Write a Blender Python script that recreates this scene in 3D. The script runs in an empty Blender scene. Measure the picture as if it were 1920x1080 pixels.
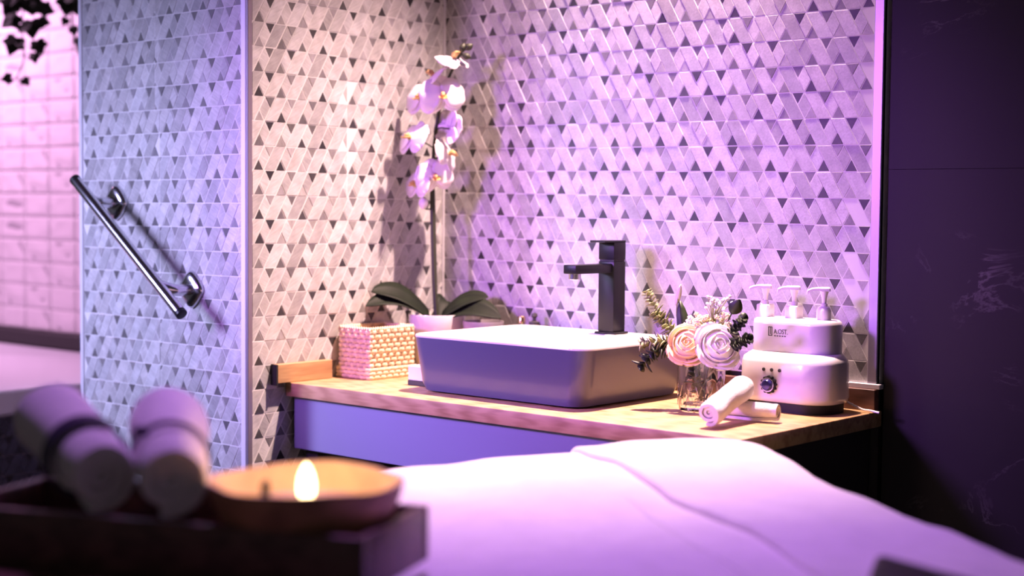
import bpy, bmesh, math, random
from mathutils import Vector, Matrix, noise, Euler

random.seed(7)
scn = bpy.context.scene
COL = scn.collection
PI = math.pi

# ------------------------------------------------------------------ camera
cam_d = bpy.data.cameras.new('camera')
cam = bpy.data.objects.new('camera', cam_d)
COL.objects.link(cam)
cam_d.sensor_width = 36.0
cam_d.lens = 36.0 * 2827.6 / 1920.0
cam_d.clip_start = 0.05
cam_d.clip_end = 60
RIGHT = Vector((0.7552, 0.6555, 0.0089)).normalized()
FWD = Vector((-0.6550, 0.7537, -0.0544)).normalized()
RIGHT = (RIGHT - FWD * RIGHT.dot(FWD)).normalized()
UPV = RIGHT.cross(FWD).normalized()
CAM = Vector((2.5586, -2.6848, 1.2529))
cam.matrix_world = Matrix(((RIGHT.x, UPV.x, -FWD.x, CAM.x), (RIGHT.y, UPV.y, -FWD.y, CAM.y),
                           (RIGHT.z, UPV.z, -FWD.z, CAM.z), (0, 0, 0, 1)))
cam_d.dof.use_dof = True
cam_d.dof.focus_distance = 2.98
cam_d.dof.aperture_fstop = 1.95
scn.camera = cam

# ------------------------------------------------------------------ world, exposure
world = bpy.data.worlds.new('dim_room_ambient')
scn.world = world
world.use_nodes = True
bg = world.node_tree.nodes['Background']
bg.inputs[0].default_value = (0.62, 0.58, 0.64, 1)
bg.inputs[1].default_value = 0.08
scn.view_settings.view_transform = 'Standard'
scn.view_settings.look = 'None'
scn.view_settings.gamma = 1.0
scn.view_settings.exposure = 0.0
scn.view_settings.use_curve_mapping = False


# ------------------------------------------------------------------ lamps of the room (all above or beside the frame)
def lamp(name, kind, loc, target, color, power, size=0.1, spot=60, blend=0.4):
    d = bpy.data.lights.new(name, kind)
    d.color = color
    d.energy = power
    if kind == 'AREA':
        d.shape = 'DISK'
        d.size = size
    else:
        d.shadow_soft_size = size
    if kind == 'SPOT':
        d.spot_size = math.radians(spot)
        d.spot_blend = blend
    o = bpy.data.objects.new(name, d)
    COL.objects.link(o)
    o.location = loc
    if target is not None:
        o.rotation_euler = (Vector(target) - Vector(loc)).to_track_quat('-Z', 'Y').to_euler()
    return o


lamp('warm_downlight', 'SPOT', (0.70, -0.085, 2.70), (0.58, -0.42, 0.86), (1.0, 0.65, 0.58), 720, 0.03, 70, 1.0)
lamp('violet_wash_light', 'SPOT', (-0.12, -2.95, 2.00), (0.66, 0.0, 1.02), (0.52, 0.165, 1.0), 500, 0.25, 34, 0.8)
lamp('blue_wash_light', 'SPOT', (-1.15, -2.60, 1.75), (-0.36, -0.61, 1.02), (0.54, 0.52, 1.0), 400, 0.36, 40, 0.7)
lamp('pink_shower_light', 'SPOT', (-2.55, -0.75, 2.35), (-2.0, 0.19, 1.45), (1.0, 0.52, 0.92), 155, 0.05, 110, 0.8)
lamp('magenta_downlight', 'SPOT', (1.10, -1.10, 2.68), (1.24, -1.12, 0.86), (0.60, 0.26, 1.0), 150, 0.12, 62, 1.0)


# ------------------------------------------------------------------ helpers
def link(o, parent=None):
    COL.objects.link(o)
    if parent is not None:
        o.parent = parent
    return o


def tag(o, label, cat, group=None):
    o['label'] = label
    o['category'] = cat
    if group:
        o['group'] = group
    return o


def thing(name, label, cat, loc=(0, 0, 0), group=None):
    o = bpy.data.objects.new(name, None)
    o.empty_display_size = 0.05
    o.location = loc
    COL.objects.link(o)
    return tag(o, label, cat, group)


def mesh_obj(name, verts, faces, mat, parent=None, smooth=False, off=None):
    me = bpy.data.meshes.new(name)
    me.from_pydata([tuple(v) for v in verts], [], faces)
    bm = bmesh.new()
    bm.from_mesh(me)
    bmesh.ops.recalc_face_normals(bm, faces=bm.faces)
    bm.to_mesh(me)
    bm.free()
    return fin(name, me, mat, parent, smooth)


def fin(name, me, mat, parent=None, smooth=False):
    if mat is not None:
        for m in (mat if isinstance(mat, (list, tuple)) else [mat]):
            me.materials.append(m)
    if smooth:
        for p in me.polygons:
            p.use_smooth = True
    o = bpy.data.objects.new(name, me)
    link(o, parent)
    if parent is not None:            # meshes are written in world coordinates: move them under the thing's base
        o.location = -Vector(world_loc(parent))
    return o


def world_loc(p):
    v = Vector(p.location)
    while p.parent is not None:
        p = p.parent
        v += Vector(p.location)
    return v


def bm_obj(name, bm, mat, parent=None, smooth=False, bevel=0, segs=2, auto=None):
    if bevel:
        bmesh.ops.bevel(bm, geom=[e for e in bm.edges], offset=bevel, segments=segs, affect='EDGES', profile=0.5)
    bmesh.ops.recalc_face_normals(bm, faces=bm.faces)
    me = bpy.data.meshes.new(name)
    bm.to_mesh(me)
    bm.free()
    o = fin(name, me, mat, parent, smooth)
    if auto is not None:
        sharp(me, auto)
    return o


def sharp(me, deg):
    bm = bmesh.new()
    bm.from_mesh(me)
    a = math.radians(deg)
    for e in bm.edges:
        e.smooth = not (len(e.link_faces) == 2 and e.calc_face_angle(0) > a)
    for f_ in bm.faces:
        f_.smooth = True
    bm.to_mesh(me)
    bm.free()


def add_box(bm, x0, x1, y0, y1, z0, z1, mtx=None):
    r = bmesh.ops.create_cube(bm, size=1.0)
    M = Matrix.Translation(((x0 + x1) / 2, (y0 + y1) / 2, (z0 + z1) / 2)) @ Matrix.Diagonal((x1 - x0, y1 - y0, z1 - z0, 1))
    if mtx is not None:
        M = mtx @ M
    bmesh.ops.transform(bm, matrix=M, verts=r['verts'])
    return r['verts']


def box(name, x0, x1, y0, y1, z0, z1, mat, parent=None, bevel=0, segs=2, mtx=None):
    bm = bmesh.new()
    add_box(bm, x0, x1, y0, y1, z0, z1, mtx)
    return bm_obj(name, bm, mat, parent, False, bevel, segs, 35 if bevel else None)


def loft(name, loops, mat, parent=None, cap0=True, cap1=True, smooth=True, auto=40, closed=True):
    n = len(loops[0])
    verts = [v for lp in loops for v in lp]
    faces = []
    for i in range(len(loops) - 1):
        for j in range(n if closed else n - 1):
            k = (j + 1) % n
            faces.append((i * n + j, i * n + k, (i + 1) * n + k, (i + 1) * n + j))
    if cap0:
        faces.append(tuple(reversed(range(n))))
    if cap1:
        faces.append(tuple(range((len(loops) - 1) * n, len(loops) * n)))
    o = mesh_obj(name, verts, faces, mat, parent, smooth)
    if smooth and auto:
        sharp(o.data, auto)
    return o


def rrect(cx, cy, hx, hy, r, z, seg=8):
    pts = []
    for qx, qy, a0 in ((1, 1, 0), (-1, 1, 90), (-1, -1, 180), (1, -1, 270)):
        for i in range(seg + 1):
            a = math.radians(a0 + 90 * i / seg)
            pts.append(Vector((cx + qx * (hx - r) + r * math.cos(a), cy + qy * (hy - r) + r * math.sin(a), z)))
    return pts


def lathe(name, c, prof, mat, parent=None, seg=32, cap0=True, cap1=True, auto=40):
    loops = [[Vector((c[0] + r * math.cos(2 * PI * i / seg), c[1] + r * math.sin(2 * PI * i / seg), c[2] + z)) for i in range(seg)]
             for r, z in prof]
    return loft(name, loops, mat, parent, cap0, cap1, True, auto)


def tube_loops(pts, rad, seg=10):
    pts = [Vector(p) for p in pts]
    if not isinstance(rad, (list, tuple)):
        rad = [rad] * len(pts)
    loops = []
    ref = None
    for i, p in enumerate(pts):
        t = (pts[min(i + 1, len(pts) - 1)] - pts[max(i - 1, 0)]).normalized()
        if ref is None:
            ref = t.orthogonal().normalized()
        ref = (ref - t * ref.dot(t)).normalized()
        b = t.cross(ref)
        loops.append([p + (ref * math.cos(2 * PI * k / seg) + b * math.sin(2 * PI * k / seg)) * rad[i] for k in range(seg)])
    return loops


def tube(name, pts, rad, mat, parent=None, seg=10):
    return loft(name, tube_loops(pts, rad, seg), mat, parent)


def smooth_path(pts, n=6):
    pts = [Vector(p) for p in pts]
    out = []
    for i in range(len(pts) - 1):
        p0 = pts[max(i - 1, 0)]; p1 = pts[i]; p2 = pts[i + 1]; p3 = pts[min(i + 2, len(pts) - 1)]
        for k in range(n):
            t = k / n
            out.append(0.5 * ((2 * p1) + (p2 - p0) * t + (2 * p0 - 5 * p1 + 4 * p2 - p3) * t * t + (3 * p1 - p0 - 3 * p2 + p3) * t ** 3))
    out.append(pts[-1])
    return out


def frame(zdir, roll=0.0):
    z = Vector(zdir).normalized()
    x = Vector((0, 0, 1)).cross(z)
    x = x.normalized() if x.length > 1e-4 else Vector((1, 0, 0))
    y = z.cross(x)
    m = Matrix((x, y, z)).transposed()
    return m @ Matrix.Rotation(roll, 3, 'Z')


# ------------------------------------------------------------------ materials
def mat(name, color, rough=0.5, metal=0.0, spec=0.5, bump=0.0, bscale=200.0, var=0.0, vscale=20.0, stretch=(1, 1, 1), coat=0.0,
        sheen=0.0, sss=0.0, trans=0.0):
    m = bpy.data.materials.new(name)
    m.use_nodes = True
    nt = m.node_tree
    b = nt.nodes['Principled BSDF']
    b.inputs['Base Color'].default_value = (*color, 1)
    b.inputs['Roughness'].default_value = rough
    b.inputs['Metallic'].default_value = metal
    b.inputs['Specular IOR Level'].default_value = spec
    b.inputs['Coat Weight'].default_value = coat
    b.inputs['Sheen Weight'].default_value = sheen
    b.inputs['Transmission Weight'].default_value = trans
    if sss:
        b.inputs['Subsurface Weight'].default_value = sss
        b.inputs['Subsurface Radius'].default_value = (0.01, 0.006, 0.004)
    geo = nt.nodes.new('ShaderNodeNewGeometry')
    mp = nt.nodes.new('ShaderNodeMapping')
    mp.inputs['Scale'].default_value = stretch
    nt.links.new(geo.outputs['Position'], mp.inputs[0])
    if bump:
        n = nt.nodes.new('ShaderNodeTexNoise')
        n.inputs['Scale'].default_value = bscale
        n.inputs['Detail'].default_value = 3
        nt.links.new(mp.outputs[0], n.inputs['Vector'])
        bp = nt.nodes.new('ShaderNodeBump')
        bp.inputs['Strength'].default_value = bump
        bp.inputs['Distance'].default_value = 0.002
        nt.links.new(n.outputs[0], bp.inputs['Height'])
        nt.links.new(bp.outputs[0], b.inputs['Normal'])
    if var:
        n2 = nt.nodes.new('ShaderNodeTexNoise')
        n2.inputs['Scale'].default_value = vscale
        n2.inputs['Detail'].default_value = 5
        nt.links.new(mp.outputs[0], n2.inputs['Vector'])
        rp = nt.nodes.new('ShaderNodeValToRGB')
        rp.color_ramp.elements[0].position = 0.3
        rp.color_ramp.elements[1].position = 0.7
        rp.color_ramp.elements[0].color = (*[max(0, c * (1 - var)) for c in color], 1)
        rp.color_ramp.elements[1].color = (*[min(1, c * (1 + var)) for c in color], 1)
        nt.links.new(n2.outputs[0], rp.inputs[0])
        nt.links.new(rp.outputs[0], b.inputs['Base Color'])
    return m


def tile_mat(name, axis, per_object, mode, rough=0.45):
    """marble mosaic tile: tint from the object's colour (or the mesh attribute), veins along the tile"""
    m = bpy.data.materials.new(name)
    m.use_nodes = True
    nt = m.node_tree
    b = nt.nodes['Principled BSDF']
    b.inputs['Roughness'].default_value = rough
    if per_object:
        src = nt.nodes.new('ShaderNodeObjectInfo')
        colo, alp = src.outputs['Color'], src.outputs['Alpha']
    else:
        src = nt.nodes.new('ShaderNodeAttribute')
        src.attribute_name = 'tint'
        colo, alp = src.outputs['Color'], src.outputs['Alpha']
    geo = nt.nodes.new('ShaderNodeNewGeometry')
    mul = nt.nodes.new('ShaderNodeMath'); mul.operation = 'MULTIPLY_ADD'
    mul.inputs[1].default_value = 2.1; mul.inputs[2].default_value = -1.05
    nt.links.new(alp, mul.inputs[0])
    rot = nt.nodes.new('ShaderNodeVectorRotate')
    rot.rotation_type = 'X_AXIS' if axis == 'X' else 'Y_AXIS'
    nt.links.new(geo.outputs['Position'], rot.inputs['Vector'])
    nt.links.new(mul.outputs[0], rot.inputs['Angle'])
    mp = nt.nodes.new('ShaderNodeMapping')
    if mode == 'streak':
        mp.inputs['Scale'].default_value = (330, 330, 26)
    else:
        mp.inputs['Scale'].default_value = (260, 260, 190)
    nt.links.new(rot.outputs[0], mp.inputs[0])
    n1 = nt.nodes.new('ShaderNodeTexNoise')
    n1.inputs['Scale'].default_value = 1.0; n1.inputs['Detail'].default_value = 4; n1.inputs['Roughness'].default_value = 0.7
    nt.links.new(mp.outputs[0], n1.inputs['Vector'])
    n2 = nt.nodes.new('ShaderNodeTexNoise')
    n2.inputs['Scale'].default_value = 38; n2.inputs['Detail'].default_value = 3
    nt.links.new(geo.outputs['Position'], n2.inputs['Vector'])
    r1 = nt.nodes.new('ShaderNodeMapRange')
    r1.inputs[1].default_value = 0.3; r1.inputs[2].default_value = 0.72
    r1.inputs[3].default_value = 0.76 if mode == 'streak' else 0.72; r1.inputs[4].default_value = 1.1
    nt.links.new(n1.outputs[0], r1.inputs[0])
    r2 = nt.nodes.new('ShaderNodeMapRange')
    r2.inputs[1].default_value = 0.3; r2.inputs[2].default_value = 0.7; r2.inputs[3].default_value = 0.82; r2.inputs[4].default_value = 1.08
    nt.links.new(n2.outputs[0], r2.inputs[0])
    mm = nt.nodes.new('ShaderNodeMath'); mm.operation = 'MULTIPLY'
    nt.links.new(r1.outputs[0], mm.inputs[0]); nt.links.new(r2.outputs[0], mm.inputs[1])
    vm = nt.nodes.new('ShaderNodeVectorMath'); vm.operation = 'SCALE'
    nt.links.new(colo, vm.inputs[0]); nt.links.new(mm.outputs[0], vm.inputs['Scale'])
    nt.links.new(vm.outputs[0], b.inputs['Base Color'])
    bp = nt.nodes.new('ShaderNodeBump'); bp.inputs['Strength'].default_value = 0.12; bp.inputs['Distance'].default_value = 0.001
    nt.links.new(n1.outputs[0], bp.inputs['Height']); nt.links.new(bp.outputs[0], b.inputs['Normal'])
    return m


def wood_mat(name, c0, c1, axis, rough=0.45, scale=9.0):
    m = bpy.data.materials.new(name)
    m.use_nodes = True
    nt = m.node_tree
    b = nt.nodes['Principled BSDF']
    b.inputs['Roughness'].default_value = rough
    geo = nt.nodes.new('ShaderNodeNewGeometry')
    mp = nt.nodes.new('ShaderNodeMapping')
    s = [9.0, 9.0, 9.0]
    s[axis] = 0.9
    mp.inputs['Scale'].default_value = s
    nt.links.new(geo.outputs['Position'], mp.inputs[0])
    w = nt.nodes.new('ShaderNodeTexNoise')
    w.inputs['Scale'].default_value = scale * 0.8; w.inputs['Detail'].default_value = 6; w.inputs['Distortion'].default_value = 1.2
    nt.links.new(mp.outputs[0], w.inputs['Vector'])
    wv = nt.nodes.new('ShaderNodeTexWave')
    wv.inputs['Scale'].default_value = scale * 0.5; wv.inputs['Distortion'].default_value = 7; wv.inputs['Detail'].default_value = 3
    nt.links.new(mp.outputs[0], wv.inputs['Vector'])
    mx = nt.nodes.new('ShaderNodeMath'); mx.operation = 'MULTIPLY_ADD'; mx.inputs[1].default_value = 0.35
    nt.links.new(wv.outputs['Fac'], mx.inputs[0]); nt.links.new(w.outputs[0], mx.inputs[2])
    rp = nt.nodes.new('ShaderNodeValToRGB')
    rp.color_ramp.elements[0].position = 0.35; rp.color_ramp.elements[1].position = 0.85
    rp.color_ramp.elements[0].color = (*c0, 1); rp.color_ramp.elements[1].color = (*c1, 1)
    nt.links.new(mx.outputs[0], rp.inputs[0])
    nt.links.new(rp.outputs[0], b.inputs['Base Color'])
    bp = nt.nodes.new('ShaderNodeBump'); bp.inputs['Strength'].default_value = 0.08; bp.inputs['Distance'].default_value = 0.002
    nt.links.new(mx.outputs[0], bp.inputs['Height']); nt.links.new(bp.outputs[0], b.inputs['Normal'])
    return m


def stone_mat():
    m = bpy.data.materials.new('dark_veined_stone')
    m.use_nodes = True
    nt = m.node_tree
    b = nt.nodes['Principled BSDF']
    b.inputs['Roughness'].default_value = 0.5
    b.inputs['Specular IOR Level'].default_value = 0.2
    geo = nt.nodes.new('ShaderNodeNewGeometry')
    mp = nt.nodes.new('ShaderNodeMapping')
    mp.inputs['Scale'].default_value = (1.0, 1.0, 1.9)
    mp.inputs['Rotation'].default_value = (0, 0.55, 0)
    nt.links.new(geo.outputs['Position'], mp.inputs[0])
    n = nt.nodes.new('ShaderNodeTexNoise')
    n.inputs['Scale'].default_value = 2.6; n.inputs['Detail'].default_value = 8; n.inputs['Roughness'].default_value = 0.62; n.inputs['Distortion'].default_value = 1.5
    nt.links.new(mp.outputs[0], n.inputs['Vector'])
    a = nt.nodes.new('ShaderNodeMath'); a.operation = 'SUBTRACT'; a.inputs[1].default_value = 0.5
    nt.links.new(n.outputs[0], a.inputs[0])
    ab = nt.nodes.new('ShaderNodeMath'); ab.operation = 'ABSOLUTE'
    nt.links.new(a.outputs[0], ab.inputs[0])
    rp = nt.nodes.new('ShaderNodeValToRGB')
    e = rp.color_ramp.elements
    e[0].position = 0.0; e[0].color = (0.12, 0.11, 0.12, 1)
    e[1].position = 0.012; e[1].color = (0.022, 0.021, 0.023, 1)
    k = e.new(0.2); k.color = (0.02, 0.02, 0.0205, 1)
    nt.links.new(ab.outputs[0], rp.inputs[0])
    n3 = nt.nodes.new('ShaderNodeTexNoise')
    n3.inputs['Scale'].default_value = 3.3; n3.inputs['Detail'].default_value = 2
    nt.links.new(geo.outputs['Position'], n3.inputs['Vector'])
    r3 = nt.nodes.new('ShaderNodeMapRange')
    r3.inputs[1].default_value = 0.56; r3.inputs[2].default_value = 0.68
    nt.links.new(n3.outputs[0], r3.inputs[0])
    mx = nt.nodes.new('ShaderNodeMix'); mx.data_type = 'RGBA'
    mx.inputs[6].default_value = (0.022, 0.0215, 0.0225, 1)
    nt.links.new(r3.outputs[0], mx.inputs[0]); nt.links.new(rp.outputs[0], mx.inputs[7])
    nt.links.new(mx.outputs[2], b.inputs['Base Color'])
    bp = nt.nodes.new('ShaderNodeBump'); bp.inputs['Strength'].default_value = 0.15; bp.inputs['Distance'].default_value = 0.004
    nt.links.new(n.outputs[0], bp.inputs['Height']); nt.links.new(bp.outputs[0], b.inputs['Normal'])
    return m


M_GROUT = mat('pale_grout', (0.70, 0.69, 0.69), 0.8)
M_DGROUT = mat('grey_grout', (0.40, 0.36, 0.40), 0.8)
M_CHROME = mat('chrome', (0.66, 0.66, 0.70), 0.2, 1.0)
M_ALU = mat('brushed_aluminium', (0.46, 0.43, 0.52), 0.4, 0.8)
M_PALU = mat('pale_anodised_edge', (0.74, 0.72, 0.78), 0.5, 0.2)
M_DALU = mat('anodised_edge', (0.30, 0.26, 0.30), 0.4, 0.6)
M_BLACK = mat('matt_black_metal', (0.008, 0.008, 0.010), 0.4, 0.0, 0.3)
M_GAP = mat('black_sealant', (0.012, 0.011, 0.012), 0.7)
M_STONE = stone_mat()
M_OAK = wood_mat('light_oak', (0.36, 0.21, 0.09), (0.56, 0.37, 0.18), 0)
M_OAKY = wood_mat('light_oak_crossgrain', (0.34, 0.19, 0.09), (0.52, 0.33, 0.16), 1)
M_DWOOD = wood_mat('dark_walnut', (0.07, 0.034, 0.028), (0.17, 0.082, 0.066), 0, 0.4)
M_PANEL = mat('blue_grey_lacquer', (0.24, 0.25, 0.38), 0.4)
M_DARK = mat('dark_carcass', (0.03, 0.026, 0.028), 0.6)
M_BASIN = mat('blue_grey_glazed_ceramic', (0.085, 0.088, 0.15), 0.3, coat=0.15)
M_WHITEC = mat('white_glazed_ceramic', (0.74, 0.71, 0.68), 0.08, coat=0.5)
M_PLASTIC = mat('white_gloss_plastic', (0.72, 0.68, 0.74), 0.22, coat=0.2)
M_PUMP = mat('white_pump_plastic', (0.85, 0.80, 0.80), 0.35)
M_TOWEL = mat('white_terry_cotton', (0.84, 0.80, 0.80), 0.95, bump=0.55, bscale=420, sheen=0.3, var=0.05, vscale=60)
M_BEDTOWEL = mat('white_bed_towel', (0.82, 0.77, 0.80), 0.95, bump=0.5, bscale=260, sheen=0.25, var=0.04, vscale=30)
M_WICKER = mat('straw_wicker', (0.82, 0.64, 0.42), 0.65, bump=0.3, bscale=300, var=0.18, vscale=90)
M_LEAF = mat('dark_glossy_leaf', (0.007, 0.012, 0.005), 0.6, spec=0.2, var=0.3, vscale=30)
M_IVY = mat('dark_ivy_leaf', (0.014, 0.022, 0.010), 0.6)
M_STEM = mat('dark_green_stem', (0.03, 0.035, 0.015), 0.55)
M_ORCHID = mat('white_orchid_petal', (0.86, 0.78, 0.82), 0.5, sss=0.15)
M_LIP = mat('orchid_lip', (0.62, 0.40, 0.14), 0.5, var=0.5, vscale=90)
M_SOIL = mat('bark_soil', (0.05, 0.035, 0.025), 0.9, bump=0.8, bscale=120)
M_ROSEW = mat('white_rose_petal', (0.88, 0.84, 0.80), 0.55, sss=0.15)
M_ROSEP = mat('peach_rose_petal', (0.92, 0.72, 0.42), 0.55, sss=0.15)
M_YELLOW = mat('pale_yellow_blossom', (0.84, 0.76, 0.48), 0.6)
M_BABY = mat('white_tiny_blossom', (0.86, 0.82, 0.88), 0.6)
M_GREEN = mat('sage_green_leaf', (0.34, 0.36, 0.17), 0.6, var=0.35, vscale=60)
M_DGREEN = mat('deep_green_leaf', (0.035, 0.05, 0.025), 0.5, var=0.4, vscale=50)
M_TUB = mat('white_acrylic_tub', (0.86, 0.84, 0.90), 0.25)
M_COCO = mat('coconut_shell', (0.50, 0.24, 0.13), 0.45, bump=0.3, bscale=90, var=0.35, vscale=25)
M_COCOIN = mat('coconut_inside', (0.78, 0.56, 0.36), 0.5, var=0.15, vscale=30)
M_WAX = mat('amber_wax', (0.84, 0.62, 0.40), 0.4, sss=0.3)
M_SHADE_CORD = mat('dark_violet_shade_and_cord', (0.045, 0.03, 0.07), 0.6)  # tie cord and knot; also the shading band painted on the left roll
M_FLOOR = mat('dark_floor_tile', (0.03, 0.03, 0.034), 0.28, var=0.2, vscale=6)
M_CEIL = mat('dark_ceiling_paint', (0.10, 0.09, 0.10), 0.8)
M_INK = mat('black_print', (0.03, 0.025, 0.03), 0.5)
M_KNOB = mat('deep_blue_knob', (0.03, 0.025, 0.16), 0.18, coat=0.5)
M_BRASS = mat('brass_cap', (0.75, 0.55, 0.28), 0.25, 1.0)
M_LEATHER = mat('black_leatherette', (0.007, 0.007, 0.007), 0.6, spec=0.2)
M_POTG = mat('grey_glazed_pot', (0.34, 0.29, 0.32), 0.25, coat=0.3)


def glass_mat():
    m = mat('clear_glass', (0.93, 0.90, 0.92), 0.03, trans=1.0)
    m.node_tree.nodes['Principled BSDF'].inputs['IOR'].default_value = 1.45
    return m


M_GLASS = glass_mat()


def flame_mat():
    m = bpy.data.materials.new('candle_flame')
    m.use_nodes = True
    nt = m.node_tree
    nt.nodes.remove(nt.nodes['Principled BSDF'])
    e = nt.nodes.new('ShaderNodeEmission')
    e.inputs[0].default_value = (1.0, 0.72, 0.36, 1)
    e.inputs[1].default_value = 14
    nt.links.new(e.outputs[0], nt.nodes['Material Output'].inputs[0])
    return m


M_FLAME = flame_mat()


def structure(o):
    o['kind'] = 'structure'
    return o


def shell(name, x0, x1, y0, y1, z0, z1, m):
    """a piece of the room shell, origin at the world origin"""
    return structure(box(name, x0, x1, y0, y1, z0, z1, m))

# ------------------------------------------------------------------ room shell
TH, TS = 0.053, 0.5774                      # row height and slope of the mosaic
TP = 2 * TH * TS                            # one period along the row
TRH = 0.465 * TH                             # height of the small triangles
TB = 2 * TRH * TS                           # their base
TG = 0.0009                                 # half a joint


def poly_area(p):
    return 0.5 * sum(p[i][0] * p[(i + 1) % len(p)][1] - p[(i + 1) % len(p)][0] * p[i][1] for i in range(len(p)))


def clip(poly, ax, val, keep_less):
    out = []
    for i in range(len(poly)):
        a, b = poly[i], poly[(i + 1) % len(poly)]
        ia = (a[ax] <= val) if keep_less else (a[ax] >= val)
        ib = (b[ax] <= val) if keep_less else (b[ax] >= val)
        if ia:
            out.append(a)
        if ia != ib:
            t = (val - a[ax]) / (b[ax] - a[ax])
            out.append((a[0] + t * (b[0] - a[0]), a[1] + t * (b[1] - a[1])))
    return out


def inset(poly, d):
    n = len(poly)
    lines = []
    for i in range(n):
        a, b = poly[i], poly[(i + 1) % n]
        dx, dy = b[0] - a[0], b[1] - a[1]
        l = math.hypot(dx, dy)
        if l < 1e-7:
            return None
        nx, ny = -dy / l, dx / l
        lines.append((a[0] + nx * d, a[1] + ny * d, dx / l, dy / l))
    out = []
    for i in range(n):
        p, q = lines[i - 1], lines[i]
        den = p[2] * q[3] - p[3] * q[2]
        if abs(den) < 1e-9:
            return None
        t = ((q[0] - p[0]) * q[3] - (q[1] - p[1]) * q[2]) / den
        out.append((p[0] + t * p[2], p[1] + t * p[3]))
    if poly_area(out) <= 2e-6:
        return None
    for i in range(n):          # inverted edges mean the inset ate the piece
        a, b = out[i], out[(i + 1) % n]
        if (b[0] - a[0]) * lines[i][2] + (b[1] - a[1]) * lines[i][3] <= 0:
            return None
    return out


def dedupe(poly):
    out = []
    for p in poly:
        if not out or math.hypot(p[0] - out[-1][0], p[1] - out[-1][1]) > 2e-4:
            out.append(p)
    if len(out) > 1 and math.hypot(out[0][0] - out[-1][0], out[0][1] - out[-1][1]) <= 2e-4:
        out.pop()
    return out


def prism(poly, t=0.0040, c=0.0004):
    """front face, a chamfer ring and sides: (u, v, w) vertices"""
    top = inset(poly, c)
    if top is None:
        return None
    n = len(poly)
    v = [(x, y, t) for x, y in top] + [(x, y, t - c) for x, y in poly] + [(x, y, 0.0026) for x, y in poly]
    f = [tuple(range(n))]
    for i in range(n):
        k = (i + 1) % n
        f.append((n + i, n + k, k, i))
        f.append((2 * n + i, 2 * n + k, n + k, n + i))
    return v, f


def row_shapes(mirror):
    H, P, B, h, s = TH, TP, TB, TRH, TS
    Hs = H * s
    sh = [('tri', 0.5, [(0, 0), (B, 0), (B / 2, h)]),
          ('tri', 0.5, [(Hs, H), (B / 2 + Hs, H - h), (B + Hs, H)]),
          ('par', 1.0, [(B, 0), (P, 0), (P + Hs, H), (B + Hs, H)]),
          ('par', 0.0, [(B / 2, h), (B, 0), (Hs + B / 2, H - h), (Hs, H)])]
    out = []
    for kind, a, p in sh:
        p = [(x - B / 2, y) for x, y in p]
        if mirror:
            p = [(-x, y) for x, y in reversed(p)]
            a = 1.0 - a
        out.append((kind, a, p))
    return out


def tint_for(kind, rng, darkness):
    if kind == 'tri':
        r = rng.random()
        if r < 0.30:
            g = rng.uniform(0.025, 0.065)
        elif r < 0.72:
            g = rng.uniform(0.12, 0.26)
        else:
            g = rng.uniform(0.30, 0.45)
        g = g + (0.5 - g) * (1 - darkness)
        w = rng.uniform(-0.02, 0.02)
        return (g * (1.0 + w), g * (0.96 + w), g * (0.98 - w))
    g = rng.choice((0.60, 0.59, 0.57, 0.54, 0.49, 0.41)) * rng.uniform(0.94, 1.06)
    w = rng.uniform(-0.015, 0.015)
    return (g * (1.0 + w), g * (0.985), g * (0.99 - w))


def visible(p):
    d = p - CAM
    z = d.dot(FWD)
    if z <= 0.2:
        return False, 0
    x = 960 + 2827.6 * d.dot(RIGHT) / z
    y = 540 - 2827.6 * d.dot(UPV) / z
    return (-5 < x < 1925 and -5 < y < 1085), z


def hidden(p, wall):
    """behind the worktop or the bed in the photograph (so the singly built tiles go to what shows)"""
    d = p - CAM
    z = d.dot(FWD)
    x = 960 + 2827.6 * d.dot(RIGHT) / z
    y = 540 - 2827.6 * d.dot(UPV) / z
    if y > 760 and x > 530:
        return True
    if wall == 'C' and y > 860:
        return True
    return False


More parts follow.
